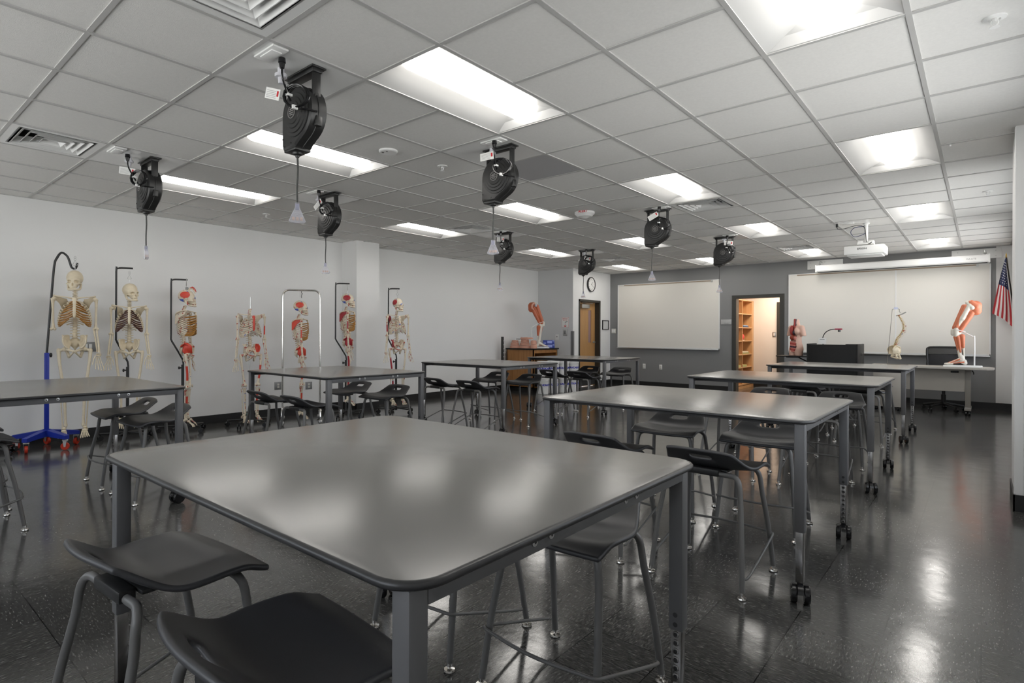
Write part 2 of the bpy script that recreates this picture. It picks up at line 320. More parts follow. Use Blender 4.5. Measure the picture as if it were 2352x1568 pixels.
# signed-distance surface (naive surface nets)
def nets(fn, lo, hi, h):
    lo = np.array(lo, float); hi = np.array(hi, float); n = np.ceil((hi-lo)/h).astype(int)+1
    g = np.stack(np.meshgrid(*[lo[k]+h*np.arange(n[k]) for k in range(3)], indexing='ij'), -1)
    d, _ = fn(g.reshape(-1, 3)); d = d.reshape(n)
    s = d < 0; cell = np.zeros(n-1, int)
    cor = [(a, b, c) for a in (0, 1) for b in (0, 1) for c in (0, 1)]
    sl = lambda a, k: slice(a, n[k]-1+a)
    sub = {c: s[sl(c[0], 0), sl(c[1], 1), sl(c[2], 2)] for c in cor}; dv = {c: d[sl(c[0], 0), sl(c[1], 1), sl(c[2], 2)] for c in cor}
    cnt = sum(x.astype(int) for x in sub.values()); act = (cnt > 0) & (cnt < 8)
    acc = np.zeros((*act.shape, 3)); num = np.zeros(act.shape)
    for a in cor:
        for k in range(3):
            if a[k]: continue
            b = list(a); b[k] = 1; b = tuple(b); cr = sub[a] != sub[b]
            t = np.where(cr, dv[a]/np.where(cr, dv[a]-dv[b], 1), 0)
            for q in range(3): acc[..., q] += np.where(cr, a[q] + (t if q == k else 0), 0)
            num += cr
    idx = -np.ones(act.shape, int); idx[act] = np.arange(act.sum())
    ii = np.argwhere(act); V = lo + h*(ii + acc[act]/num[act][:, None])
    F = []
    for k in range(3):
        u, v = (k+1) % 3, (k+2) % 3
        a = [slice(None)]*3; b = [slice(None)]*3; a[k] = slice(0, -1); b[k] = slice(1, None)
        cr = s[tuple(a)] != s[tuple(b)]
        e = np.argwhere(cr); ok = (e[:, u] > 0) & (e[:, v] > 0) & (e[:, u] < n[u]-1) & (e[:, v] < n[v]-1); e = e[ok]
        q = []
        for du, dv_ in ((-1, -1), (0, -1), (0, 0), (-1, 0)):
            t = e.copy(); t[:, u] += du; t[:, v] += dv_; q.append(idx[t[:, 0], t[:, 1], t[:, 2]])
        F.append(np.stack(q, 1))
    F = np.concatenate(F); C = V[F].mean(1); _, mi = fn(C)
    b = B(); b.v = [tuple(x) for x in V]; b.f = [tuple(int(i) for i in x) for x in F]; b.m = [int(x) for x in mi]; return b
def s_cone(P, a, b, r1, r2):
    a = np.array(a, float); b = np.array(b, float); ab = b-a; t = np.clip(((P-a)@ab)/(ab@ab), 0, 1)
    return np.linalg.norm(P-a-t[:, None]*ab, axis=1)-(r1+(r2-r1)*t)
def s_ell(P, c, r, R=None):
    Q = P-np.array(c, float)
    if R is not None: Q = Q@np.array(R.to_3x3())
    r = np.array(r, float); k = np.linalg.norm(Q/r, axis=1); return (k-1)*r.min()*np.where(k > 1, 1, 1)
def smin(a, b, k):
    h = np.clip(0.5+0.5*(b-a)/k, 0, 1); return b+(a-b)*h-k*h*(1-h)
def combine(P, prims, k=0.008):   # prims: (distance, material) -> union
    d = None; m = None
    for x, mi in prims:
        if d is None: d = x; raw = x.copy(); m = np.full(len(P), mi)
        else: m = np.where(x < raw, mi, m); raw = np.minimum(raw, x); d = smin(d, x, k)
    return d, m
# ================================================================== ROOM SHELL
b = B(); b.box((XL-.2, YF-.2, -.1), (XR+.6, 12.90, 0)); struct('floor', b, M_floor)
b = B(); b.box((-4.7, 12.90, -.1), (-2.2, 15.0, 0)); struct('floor_storage', b, M_floor)
lights = [(i, j) for j in (2, -1, -4, -7) for i in (0, 5, 10, 15)]
vents = [(-2, -1), (-2, -6), (7, -1), (6, -6), (14, -1), (13, -6)]
reels = [(-1, -2), (-1, -6), (2, -6), (2, -2), (7, -6), (7, -2), (11, -6), (11, -2)]
other = [(3, -2), (11, 1)]
taken = {(i+k, j) for i, j in lights for k in (0, 1)} | set(vents) | set(reels) | set(other)
b = B()
for i in range(-7, 18):
    for j in range(-10, 5):
        if (i, j) in taken: continue
        x0, x1, y0, y1 = max(cx(j), XL), min(cx(j+1), XR), max(cyy(i), YF), min(cyy(i+1), YB)
        if x1-x0 < .02 or y1-y0 < .02: continue
        b.box((x0, y0, CEIL+.004), (x1, y1, CEIL+.02))
b.box((XL-.2, YF-.2, 3.12), (XR+.6, 13.0, 3.2))  # unseen slab over the tiles, added to keep sky light from leaking in
struct('ceiling', b, M_tile)
b = B()
for j in range(-9, 5):
    if XL < cx(j) < XR: b.box((cx(j)-.012, YF, CEIL-.003), (cx(j)+.012, YB, CEIL+.012))
for i in range(-6, 18):
    if YF < cyy(i) < YB:
        y = cyy(i)
        for j in range(-10, 5):     # cross tees stop at the light fittings
            if any(jj == j and ii+1 == i for ii, jj in lights): continue
            b.box((max(XL, cx(j)+.012), y-.012, CEIL-.002), (min(XR, cx(j+1)-.012), y+.012, CEIL+.012))
for a, c in (((XL, YF), (XL+.02, 11.1)), ((XL, 11.08), (-6.93, 11.1)), ((-6.93, 11.1), (-6.91, YB)), ((-6.93, YB-.02), (XR, YB)), ((XR-.02, YF), (XR, YB)), ((XL, YF), (XR, YF+.02))):
    b.box((*a, CEIL-.003), (*c, CEIL+.012))
struct('trim_1', b, M_tee)
# walls
b = B(); b.box((XL-.15, YF-.15, 0), (XL, 11.25, 3.12)); struct('wall_left', b, M_wall)
b = B(); b.box((XL, 5.575, 0), (-7.50, 6.03, CEIL+.004)); struct('wall_left_column', b, M_wall)
b = B(); b.box((XL, 11.1, 0), (-6.93, 11.25, 3.12)); struct('wall_nook', b, M_grey)
b = B()
D1a, D1b, D1h = 11.345, 12.325, 2.035
b.box((-7.08, 11.25, 0), (-6.93, D1a, 3.12)); b.box((-7.08, D1b, 0), (-6.93, 13.0, 3.12)); b.box((-7.08, D1a, D1h), (-6.93, D1b, 3.12))
b.box((-6.932, 11.1001, 0), (-6.928, 11.26, CEIL))
struct('wall_door_side', b, M_wall)
b = B()
D2a, D2b, D2h = -4.03, -3.015, 2.07
b.box((-7.08, YB, 0), (D2a, 12.976, 3.12)); b.box((D2b, YB, 0), (.17, 12.976, 3.12)); b.box((D2a, YB, D2h), (D2b, 12.976, 3.12))
struct('wall_back', b, M_dark)
b = B(); b.box((.17, YB, 0), (XR+.6, 12.976, 3.12)); struct('wall_back_corner', b, M_wall)
b = B()     # right wall with two unseen windows beyond the pillar
WN = [(6.7, 9.2), (9.7, 12.2)]; wz0, wz1 = .80, 2.50; FN = [(-7.6, -5.2), (-4.9, -2.6), (-2.3, -.1)]  # front wall windows are out of view, added as fill light
WN += [(2.3, 5.0)]; ys = sorted(WN); e = YF-.15  # nearer right window, also unseen and added for fill
for a, c in ys: b.box((XR, e, 0), (XR+.15, a, 3.12)); e = c
b.box((XR, e, 0), (XR+.15, 12.9, 3.12))
for a, c in WN: b.box((XR, a, 0), (XR+.15, c, wz0)); b.box((XR, a, wz1), (XR+.15, c, 3.12))
struct('wall_right', b, M_wall)
b = B(); b.box((.176, 5.55, 0), (XR+.4, 6.15, CEIL+.004)); struct('wall_right_pillar', b, M_wall)
b = B(); b.rbox((.170, 5.542, .115), (.222, 5.62, CEIL), .006); struct('trim_2', b, M_wall)
b = B(); e = XL-.15
for a, c in FN: b.box((e, YF-.15, 0), (a, YF, 3.12)); b.box((a, YF-.15, 0), (c, YF, wz0)); b.box((a, YF-.15, wz1), (c, YF, 3.12)); e = c
b.box((e, YF-.15, 0), (XR+.15, YF, 3.12)); struct('wall_front', b, M_wall)
for k, (a, c, fr_) in enumerate([(a, c, 0) for a, c in WN]+[(a, c, 1) for a, c in FN]):
    M = TR(XR, 0, 0) if not fr_ else TR(0, YF, 0) @ RZ(-PI/2)     # local +x points outdoors, y runs along the wall
    if fr_: a, c = -c, -a; M = TR(0, YF, 0) @ RZ(-PI/2) @ SCL(1, -1, 1)
    b = B()
    for y0, y1, z0, z1 in ((a, a+.05, wz0, wz1), (c-.05, c, wz0, wz1), (a, c, wz0, wz0+.05), (a, c, wz1-.05, wz1), ((a+c)/2-.025, (a+c)/2+.025, wz0, wz1)):
        b.box((.05, y0, z0), (.11, y1, z1), 0, M)
    o = struct('window_%d' % (k+1), b, M_alu)  # all out of view; front and near ones only added for fill light
    p = B(); p.box((.078, a+.04, wz0+.04), (.084, c-.04, wz1-.04), 0, M); p.obj('window_pane', M_glass, o, 0)
    s = B(); s.box((-.03, a-.03, wz0-.03), (.06, c+.03, wz0), 0, M); s.obj('window_sill', M_white, o, 0)
# storage room shell
b = B()
b.box((-4.6, 12.976, 0), (-4.5, 14.75, 2.6)); struct('wall_storage_left', b, M_store)
b = B(); b.box((-4.6, 14.62, 0), (-2.3, 14.75, 2.6)); struct('wall_storage_back', b, M_store)
b = B(); b.box((-2.4, 12.976, 0), (-2.3, 14.75, 2.6)); struct('wall_storage_right', b, M_store)
b = B(); b.box((-4.6, 12.976, 2.5), (-2.3, 14.75, 2.6)); struct('ceiling_storage', b, M_store)
# baseboards (black rubber)
def base(name, *rects):
    b = B()
    for x0, y0, x1, y1 in rects: b.box((x0, y0, 0), (x1, y1, .115))
    struct(name, b, M_rubber)
base('baseboard_left', (XL, YF, XL+.01, 5.575), (XL, 6.03, XL+.01, 11.1), (XL, 5.565, -7.49, 5.575), (-7.50, 5.565, -7.49, 6.04), (XL, 6.03, -7.49, 6.04))
base('baseboard_nook', (XL, 11.09, -6.93, 11.1), (-6.93, 11.09, -6.92, D1a), (-6.93, D1b, -6.92, YB))
base('baseboard_back', (-6.93, YB-.01, D2a, YB), (D2b, YB-.01, XR, YB))
base('baseboard_right', (XR-.01, 6.15, XR, YB), (.166, 5.54, .176, 6.16), (.166, 5.54, .78, 5.55), (.166, 6.15, XR, 6.16), (XR-.01, YF, XR, 5.55))
base('baseboard_storage', (-4.5, 14.61, -2.4, 14.62))
# corner guard at the nook corner
b = B(); b.box((-6.985, 11.095, .115), (-6.925, 11.1, 1.30)); b.box((-6.93, 11.095, .115), (-6.925, 11.155, 1.30)); struct('trim_3', b, mat('grey_corner_guard', (.17, .17, .175), .4))
# ---- door 1 (closed, maple, in the white wall)
b = B()
X0 = -6.918
b.box((-7.09, D1a, 0), (X0, D1a+.05, D1h)); b.box((-7.09, D1b-.05, 0), (X0, D1b, D1h)); b.box((-7.09, D1a, D1h-.05), (X0, D1b, D1h))
b.box((-7.09, D1a+.05, 0), (-7.03, D1a+.065, D1h-.05)); b.box((-7.09, D1b-.065, 0), (-7.03, D1b-.05, D1h-.05))
o = struct('door_1', b, M_bronze)
lx = -7.035
p = B(); p.box((lx-.04, D1a+.05, .005), (lx, 11.955, D1h-.05)); p.box((lx-.04, 12.085, .005), (lx, D1b-.05, D1h-.05)); p.box((lx-.04, 11.955, .005), (lx, 12.085, 1.03)); p.box((lx-.04, 11.955, 1.80), (lx, 12.085, D1h-.05))
p.obj('door_leaf', M_door, o, 0)
p = B(); p.box((lx-.03, 11.95, 1.025), (lx-.012, 12.09, 1.805)); p.obj('vision_pane', M_pinkg, o, 0)
p = B(); p.box((lx, D1a+.07, .02), (lx+.003, D1b-.07, .27)); p.obj('kick_plate', mat('dull_kick_plate', (.10, .10, .10), .35, .6), o, 0)
p = B(); p.rbox((lx, 11.58, 1.84), (lx+.055, 11.93, 1.935), .008); p.obj('door_closer', M_alu, o)
p = B(); p.tube([(lx+.03, 11.70, 1.94), (lx+.03, 11.70, 1.955), (lx+.10, 11.98, 1.958), (lx+.03, 11.60, 1.97)], .008, 6, smooth=0); p.obj('closer_arm', M_alu, o)
p = B(); p.lathe([(.03, 0), (.03, .012), (.012, .014), (.012, .05)], 16, 0, TR(lx, 12.20, 1.04) @ RY(PI/2)); p.tube([(lx+.05, 12.20, 1.04), (lx+.052, 12.14, 1.04), (lx+.045, 12.08, 1.038)], .010, 8); p.obj('door_handle', M_alu, o)
# ---- door 2 (open doorway to the storage room)
def doorframe(name, xa, xb, y0, y1, h, wd=.085):
    b = B()
    b.box((xa, y0, 0), (xa+wd, y1, h)); b.box((xb-wd, y0, 0), (xb, y1, h)); b.box((xa+wd, y0, h-wd+.015), (xb-wd, y1, h))
    return struct(name, b, M_bronze)
doorframe('door_2', D2a, D2b, YB-.015, 12.99, D2h)
o = doorframe('door_3', -3.58, -2.62, 14.55, 14.63, 1.99, .06)
p = B(); p.box((-3.52, 14.585, .005), (-2.68, 14.615, 1.93)); p.obj('door_leaf', M_store, o, 0)
p = B(); p.box((-3.50, 14.575, .98), (-3.485, 14.585, 1.10)); p.obj('strike_plate', M_alu, o, 0)

# ================================================================== CEILING FITTINGS
def troffer():
    t = thing('ceiling_light', '', 'ceiling light')
    b = B()
    loops = [(.2975, .6025, 0), (.285, .59, .004), (.20, .555, .048), (.108, .50, .078), (.0, .45, .082)]
    vs = []; fs = []
    for x, y, z in loops: vs += [(-x, -y, z), (x, -y, z), (x, y, z), (-x, y, z)]
    for k in range(len(loops)-1):
        for e in range(4): fs.append((k*4+e, k*4+(e+1) % 4, k*4+4+(e+1) % 4, k*4+4+e))
    b.add(vs, fs); b.box((-.2975, -.6025, .09), (.2975, .6025, .11))
    for x0, x1, y0, y1 in ((-.2975, -.2955, -.6025, .6025), (.2955, .2975, -.6025, .6025), (-.2975, .2975, -.6025, -.6005), (-.2975, .2975, .6005, .6025)): b.box((x0, y0, 0), (x1, y1, .11))
    b.obj('reflector_housing', M_refl, t, 20)
    b = B(); n = 10; sec = [(-.545, .30), (-.535, .62), (-.515, .88), (-.49, 1), (.49, 1), (.515, .88), (.535, .62), (.545, .30)]
    vs = []; fs = []
    for y, q in sec: vs += [(.108*q*math.cos(PI*k/n), y, .076-.066*q*math.sin(PI*k/n)) for k in range(n+1)]
    m = n+1
    for i in range(len(sec)-1):
        for k in range(n): fs.append((i*m+k, i*m+k+1, (i+1)*m+k+1, (i+1)*m+k))
    fs += [tuple(range(m)), tuple(range((len(sec)-1)*m, len(sec)*m))]
    b.add(vs, fs); b.obj('lens', M_lens, t, 60)
    return t
rowL = {0: 'nearest row', 5: 'second row', 10: 'third row', 15: 'farthest row'}
colL = {2: 'rightmost column, over the right aisle', -1: 'column over the right-hand tables', -4: 'column over the middle aisle', -7: 'leftmost column, nearest the skeleton wall'}
L0 = troffer(); first = True
for i, j in lights:
    o = L0 if first else dup(L0); first = False
    o.location = (cx(j)+T/2, cyy(i)+T, CEIL)
    o['label'] = 'lit recessed ceiling light, %s, %s' % (rowL[i], colL[j]); o['group'] = 'recessed ceiling lights'
# vents
def vent():
    t = thing('air_vent', '', 'air vent'); b = B(); h = T/2-.012
    for s in ((-h, -h, h, -.235), (-h, .235, h, h), (-h, -.235, -.235, .235), (.235, -.235, h, .235)): b.box((s[0], s[1], 0), (s[2], s[3], .012))
    b.obj('face_plate', M_white, t, 0)
    b = B(); b.box((-.235, -.235, .10), (.235, .235, .11))
    for s in ((-.245, -.235), (.235, .245)): b.box((s[0], -.245, 0), (s[1], .245, .11)); b.box((-.245, s[0], 0), (.245, s[1], .11))
    b.obj('duct_box', M_grille, t, 0)
    for r in (.225, .175, .125, .075):
        b = B(); q = r-.045; vs = []
        for rr, z in ((r, -.004), (q, .045), (q, .049), (r-.004, -.004)): vs += [(-rr, -rr, z), (rr, -rr, z), (rr, rr, z), (-rr, rr, z)]
        b.add(vs, [(k*4+e, k*4+(e+1) % 4, ((k+1) % 4)*4+(e+1) % 4, ((k+1) % 4)*4+e) for k in range(4) for e in range(4)])
        b.obj('louver_ring', M_white, t, 0)
    return t
vl = {(-2, -1): 'large square air vent cut off by the top edge, above the near table', (-2, -6): 'square air vent at far left, above the skeleton with blue stand',
      (7, -1): 'square air vent with tan stain, touching the light above the right-hand tables', (6, -6): 'square air vent beside the cord reel over the third left table',
      (14, -1): 'square air vent near the projector, touching a light', (13, -6): 'small looking square air vent in front of the wall clock'}
V0 = vent(); first = True
for c in vents:
    o = V0 if first else dup(V0); first = False
    o.location = (cx(c[1])+T/2, cyy(c[0])+T/2, CEIL-.001); o['label'] = vl[c]; o['group'] = 'square ceiling vents'
# plain panels
b = B(); h = T/2-.012; b.box((-h, -h, 0), (h, h, .012))
o = tag(b.obj('ceiling_panel', M_paneld, None, 0), 'dark grey smooth ceiling panel behind the cord reel', 'ceiling panel'); o.location = (cx(-2)+T/2, cyy(3)+T/2, CEIL+.001)
t = thing('ceiling_panel', 'white ceiling panel carrying the projector pole', 'ceiling panel', (cx(1)+T/2, cyy(11)+T/2, CEIL))
b = B(); b.box((-h, -h, 0), (h, h, .012)); b.obj('panel', M_panelm, t, 0)
b = B(); b.rbox((-.25, -.20, -.012), (-.10, -.09, 0), .003); b.obj('outlet_plate', M_white, t)
# reels
RP = [(-2.90, 1.79), (-5.37, 1.82), (-5.21, 3.52), (-2.88, 3.53), (-5.28, 6.56), (-2.89, 6.50), (-5.24, 8.85), (-2.94, 8.99)]
def reel_panel(): 
    t = thing('ceiling_panel', '', 'ceiling panel'); b = B(); b.box((-h, -h, 0), (h, h, .012)); b.obj('panel', M_panelm, t, 0)
    b = B(); b.rbox((-.10, -.045, -.012), (.10, .045, 0), .004); b.rbox((-.06, -.03, -.018), (.06, .03, -.010), .003); b.xf(TR(.19, -.22, 0)); b.obj('outlet_plate', M_white, t)
    b = B(); b.lathe([(.018, 0), (.018, -.03), (.033, -.032), (.033, -.05), (.016, -.052), (.014, -.085)], 12, 0, TR(.06, -.09, 0)); b.obj('conduit_fitting', mat('white_nylon', (.62, .62, .66), .4), t)
    return t
def reel():
    t = thing('cord_reel', '', 'cord reel')
    cz = -.240; r = .150
    prof = [(r*math.cos(a), r*math.sin(a)) for a in [math.radians(q) for q in range(180, -76, -8)]] + [(-.005, -.172), (-.012, -.182), (-.138, -.182), (-.15, -.165)]
    b = B(); n = len(prof)
    def ring(k, y): return [(x*k+(0 if abs(k-1) < .2 else 0), y, z*k) for x, z in prof]
    rings = [ring(.93, -.055), ring(1, -.046), ring(1, -.006), ring(1.025, -.004), ring(1.025, .004), ring(1, .006), ring(1, .046), ring(.93, .055)]
    vs = sum(rings, []); fs = [(i*n+k, i*n+(k+1) % n, (i+1)*n+(k+1) % n, (i+1)*n+k) for i in range(7) for k in range(n)] + [tuple(range(n)), tuple(range(7*n, 8*n))]
    b.add(vs, fs, 0, TR(0, 0, cz))
    for sgn in (-1, 1):                   # concentric steps on both faces
        b.lathe([(.132, .053), (.130, .060), (.112, .061), (.108, .0665), (.088, .068), (.084, .073), (.066, .0745), (.062, .079), (.0, .080)], 32, 0, TR(0, 0, cz) @ RX(PI/2*(1 if sgn < 0 else -1)))
    b.rbox((.118, -.02, cz-.09), (.152, .02, cz-.035), .006)
    b.rbox((-.135, -.05, cz-.196), (-.01, .05, cz-.178), .006)
    b.lathe([(.03, 0), (.026, -.012), (.013, -.018), (.011, -.028)], 14, 0, TR(-.072, 0, cz-.194))
    for x, z in ((-.136, -.12), (-.118, -.165), (-.05, -.155)): b.cyl((x, -.058, cz+z), (x, -.052, cz+z), .005, 8)
    b.obj('reel_housing', M_black, t)
    b = B(); b.lathe([(.034, 0), (.034, .003), (.0, .003)], 20, 0, TR(-.0, -.080, cz) @ RX(PI/2)); b.lathe([(.036, 0), (.036, .005), (.033, .005), (.033, 0)], 20, 1, TR(0, -.0795, cz) @ RX(PI/2), False)
    for k, (wd, z) in enumerate(((.03, .016), (.045, .006), (.045, -.006), (.03, -.016))): b.box((-wd/2, -.0838, cz+z-.002), (wd/2, -.083, cz+z+.002), 1)
    b.obj('face_badge', [M_steel, mat('silver_print', (.30, .29, .28), .4)], t, 20)
    b = B(); b.rbox((-.135, -.03, -.030), (.135, .03, -.004), .004); b.rbox((-.15, -.045, -.010), (.15, .045, -.001), .002)
    for s in (-1, 1): b.rbox((s*.118-.006, -.026, -.19), (s*.118+.006, .026, -.02), .003); b.lathe([(.014, -.01), (.014, .01)], 10, 0, TR(s*.118, 0, -.155) @ RY(PI/2))
    b.obj('mounting_bracket', M_black, t)
    b = B(); pts = [(-.072, 0, cz-.215), (-.070, .002, cz-.30), (-.075, 0, cz-.40), (-.072, 0, cz-.495)]; b.tube(pts, .0058, 8); b.obj('drop_cord', mat('dark_grey_cord', (.045, .045, .042), .45), t)
    zt = cz-.485
    b = B(); prof = [(-.013, 0), (.013, 0), (.014, -.03), (.047, -.105), (.035, -.113), (.0, -.118), (-.035, -.113), (-.047, -.105), (-.014, -.03)]
    b.prism(prof, -.014, .014, 0, TR(-.072, 0, zt) @ RX(PI/2)); o = b.obj('outlet_head', M_clear, t, 20)
    b = B(); b.rbox((-.010, -.008, -.04), (.010, .008, -.005), .002, 0); b.xf(TR(-.072, 0, zt))
    for k in (-1, 0, 1): b.rbox((-.072+k*.022-.008, -.009, zt-.10), (-.072+k*.022+.008, .009, zt-.082), .002, 1)
    b.obj('outlet_contacts', [mat('smoke_violet_plastic', (.22, .22, .34), .3), mat('pale_copper', (.62, .42, .30), .4)], o)
    b = B(); b.lathe([(.018, -.016), (.020, -.04), (.016, -.044), (.012, -.07)], 12, 0, TR(.105, -.20, 0)); b.tube([(.105, -.20, -.07), (.10, -.195, -.11), (.085, -.17, -.15), (.075, -.15, -.18), (.065, -.125, -.21)], .006, 8)
    for k in range(3):
        a0 = .6*k; pts = [(.115+(.056+.005*k)*math.cos(a0+q*2*PI/14), -.13+.008*k+.035*math.cos(a0+q*2*PI/14), -.195+(.062-.003*k)*math.sin(a0+q*2*PI/14)) for q in range(14)]; b.tube(pts, .0055, 7, smooth=1, closed=True)
    b.tube([(.06, -.11, -.22), (.10, -.12, -.255), (.145, -.08, -.262), (.158, -.02, -.26)], .0055, 7); b.obj('power_lead', M_blackg, t)
    b = B(); b.box((.062, -.155, -.190), (.084, -.125, -.178)); b.obj('cable_tie', M_white, t, 0); b = B(); b.box((.11, -.145, -.268), (.122, -.115, -.248)); b.obj('cable_tie', M_white, t, 0)
    return t
def add_tag(t, M):
    b = B(); b.box((-.06, -.001, -.03), (.06, .001, .03)); 
    for k in range(5): b.box((-.05, -.0015, -.022+k*.009), (.03, .0015, -.019+k*.009), 1)
    b.box((.035, -.0015, -.01), (.05, .0015, .02), 2); b.xf(M); b.obj('warning_tag', [M_paper, mat('grey_print', (.45, .45, .45), .6), M_inkr], t, 0)
rl = ['black cord reel with big coiled lead, nearest and largest, over the front table', 'black cord reel over the left-edge table, seen edge on', 'black cord reel over the second left table, left of the white column',
      'black cord reel over the second right table, white tag across its top', 'small black cord reel over the third left table, right of an air vent', 'black cord reel in front of the left whiteboard, tilted white tag',
      'smallest black cord reel, hanging above the closed maple door', 'black cord reel left of the open storage doorway, seen face on']
tagM = [(-.10, -.14, -.13, .35), (-.07, -.15, -.11, .2), (-.02, -.13, -.13, -.7), (-.03, -.128, -.09, -.05), (.06, -.15, -.12, .1), (.0, -.13, -.10, -.5), (.07, -.1, -.16, .3), (.10, -.13, -.12, .1)]
P0 = reel_panel(); R0 = reel(); ri = [R0] + [dup(R0) for _ in range(7)]
short = ['front table', 'left-edge table', 'second left table', 'second right table', 'third left table', 'third right table', 'farthest left table', 'farthest right table']
for k in range(8):
    o = ri[k]; o.location = (RP[k][0], RP[k][1], CEIL-.001); o['label'] = rl[k]; o['group'] = 'black ceiling cord reels'
    for ch in o.children:
        if ch.name.startswith('outlet_head'): ch.matrix_local = TR(-.072, 0, 0) @ RZ(math.radians([58, -10, 45, 22, 30, 25, 30, 15][k])) @ TR(.072, 0, 0)
    x, y, z, a = tagM[k]; add_tag(o, TR(x, y, z) @ RY(a) @ RZ(.2 if k != 1 else 1.0))
    p = P0 if k == 0 else dup(P0); p.location = (cx(reels[k][1])+T/2, cyy(reels[k][0])+T/2, CEIL-.001)
    p['label'] = 'smooth white ceiling panel holding the cord reel over the %s' % short[k]; p['group'] = 'ceiling panels of the cord reels'
# sprinklers, speaker, detector
def sprinkler():
    t = thing('sprinkler', '', 'sprinkler'); b = B(); b.lathe([(.045, 0), (.043, -.006), (.022, -.010), (.020, -.004)], 18); b.obj('cover_ring', M_white, t)
    b = B(); b.cyl((0, 0, 0), (0, 0, -.02), .010, 8)
    for s in (-1, 1): b.tube([(s*.010, 0, -.012), (s*.013, 0, -.026), (s*.002, 0, -.042)], .003, 6)
    b.lathe([(.004, -.042), (.020, -.043), (.020, -.045), (.004, -.046)], 12); b.obj('sprinkler_head', M_white, t); return t
S0 = sprinkler()
for k, (x, y, l) in enumerate([(-3.59, 3.59, 'white sprinkler head between the second-row cord reels'), (.04, 3.59, 'white sprinkler head at the top right corner of the picture'), (.04, 7.88, 'white sprinkler head above the right end of the big whiteboard'), (-6.71, 3.61, 'white sprinkler head near the skeleton wall, right of the leftmost light')]):
    o = S0 if k == 0 else dup(S0); o.location = (x, y, CEIL+.004); o['label'] = l; o['group'] = 'ceiling sprinklers'
t = thing('ceiling_speaker', 'round white disc on the ceiling beside the second-column light', 'ceiling sensor', (-3.62, 3.0, CEIL+.004)); b = B(); b.lathe([(.075, 0), (.075, -.012), (.068, -.018), (.0, -.020)], 28); b.obj('disc', M_white, t)
b = B(); b.box((-.03, -.045, -.0215), (-.015, -.03, -.019)); b.box((.02, -.04, -.0215), (.03, -.03, -.019)); b.obj('sensor_dots', M_grille, t, 0)
t = thing('alarm_strobe', 'white ceiling fire alarm strobe with red lettering', 'alarm', (-3.64, 6.09, CEIL+.004)); b = B(); b.lathe([(.12, 0), (.12, -.022), (.085, -.055), (.05, -.06), (.03, -.075), (.0, -.077)], 28); b.obj('strobe_body', M_white, t)
b = B(); b.text('ALERT', .038, TR(.045, -.118, -.012) @ RZ(.36) @ RX(PI/2), 0, bold=.001); b.obj('lettering', M_inkr, t, 0)
b = B(); b.lathe([(.008, 0), (.006, -.012), (.0, -.013)], 8); tag(b.obj('ceiling_hook', M_white), 'tiny white ceiling hook beside the second right-column light', 'hook').location = (-.19, 5.75, CEIL-.001)
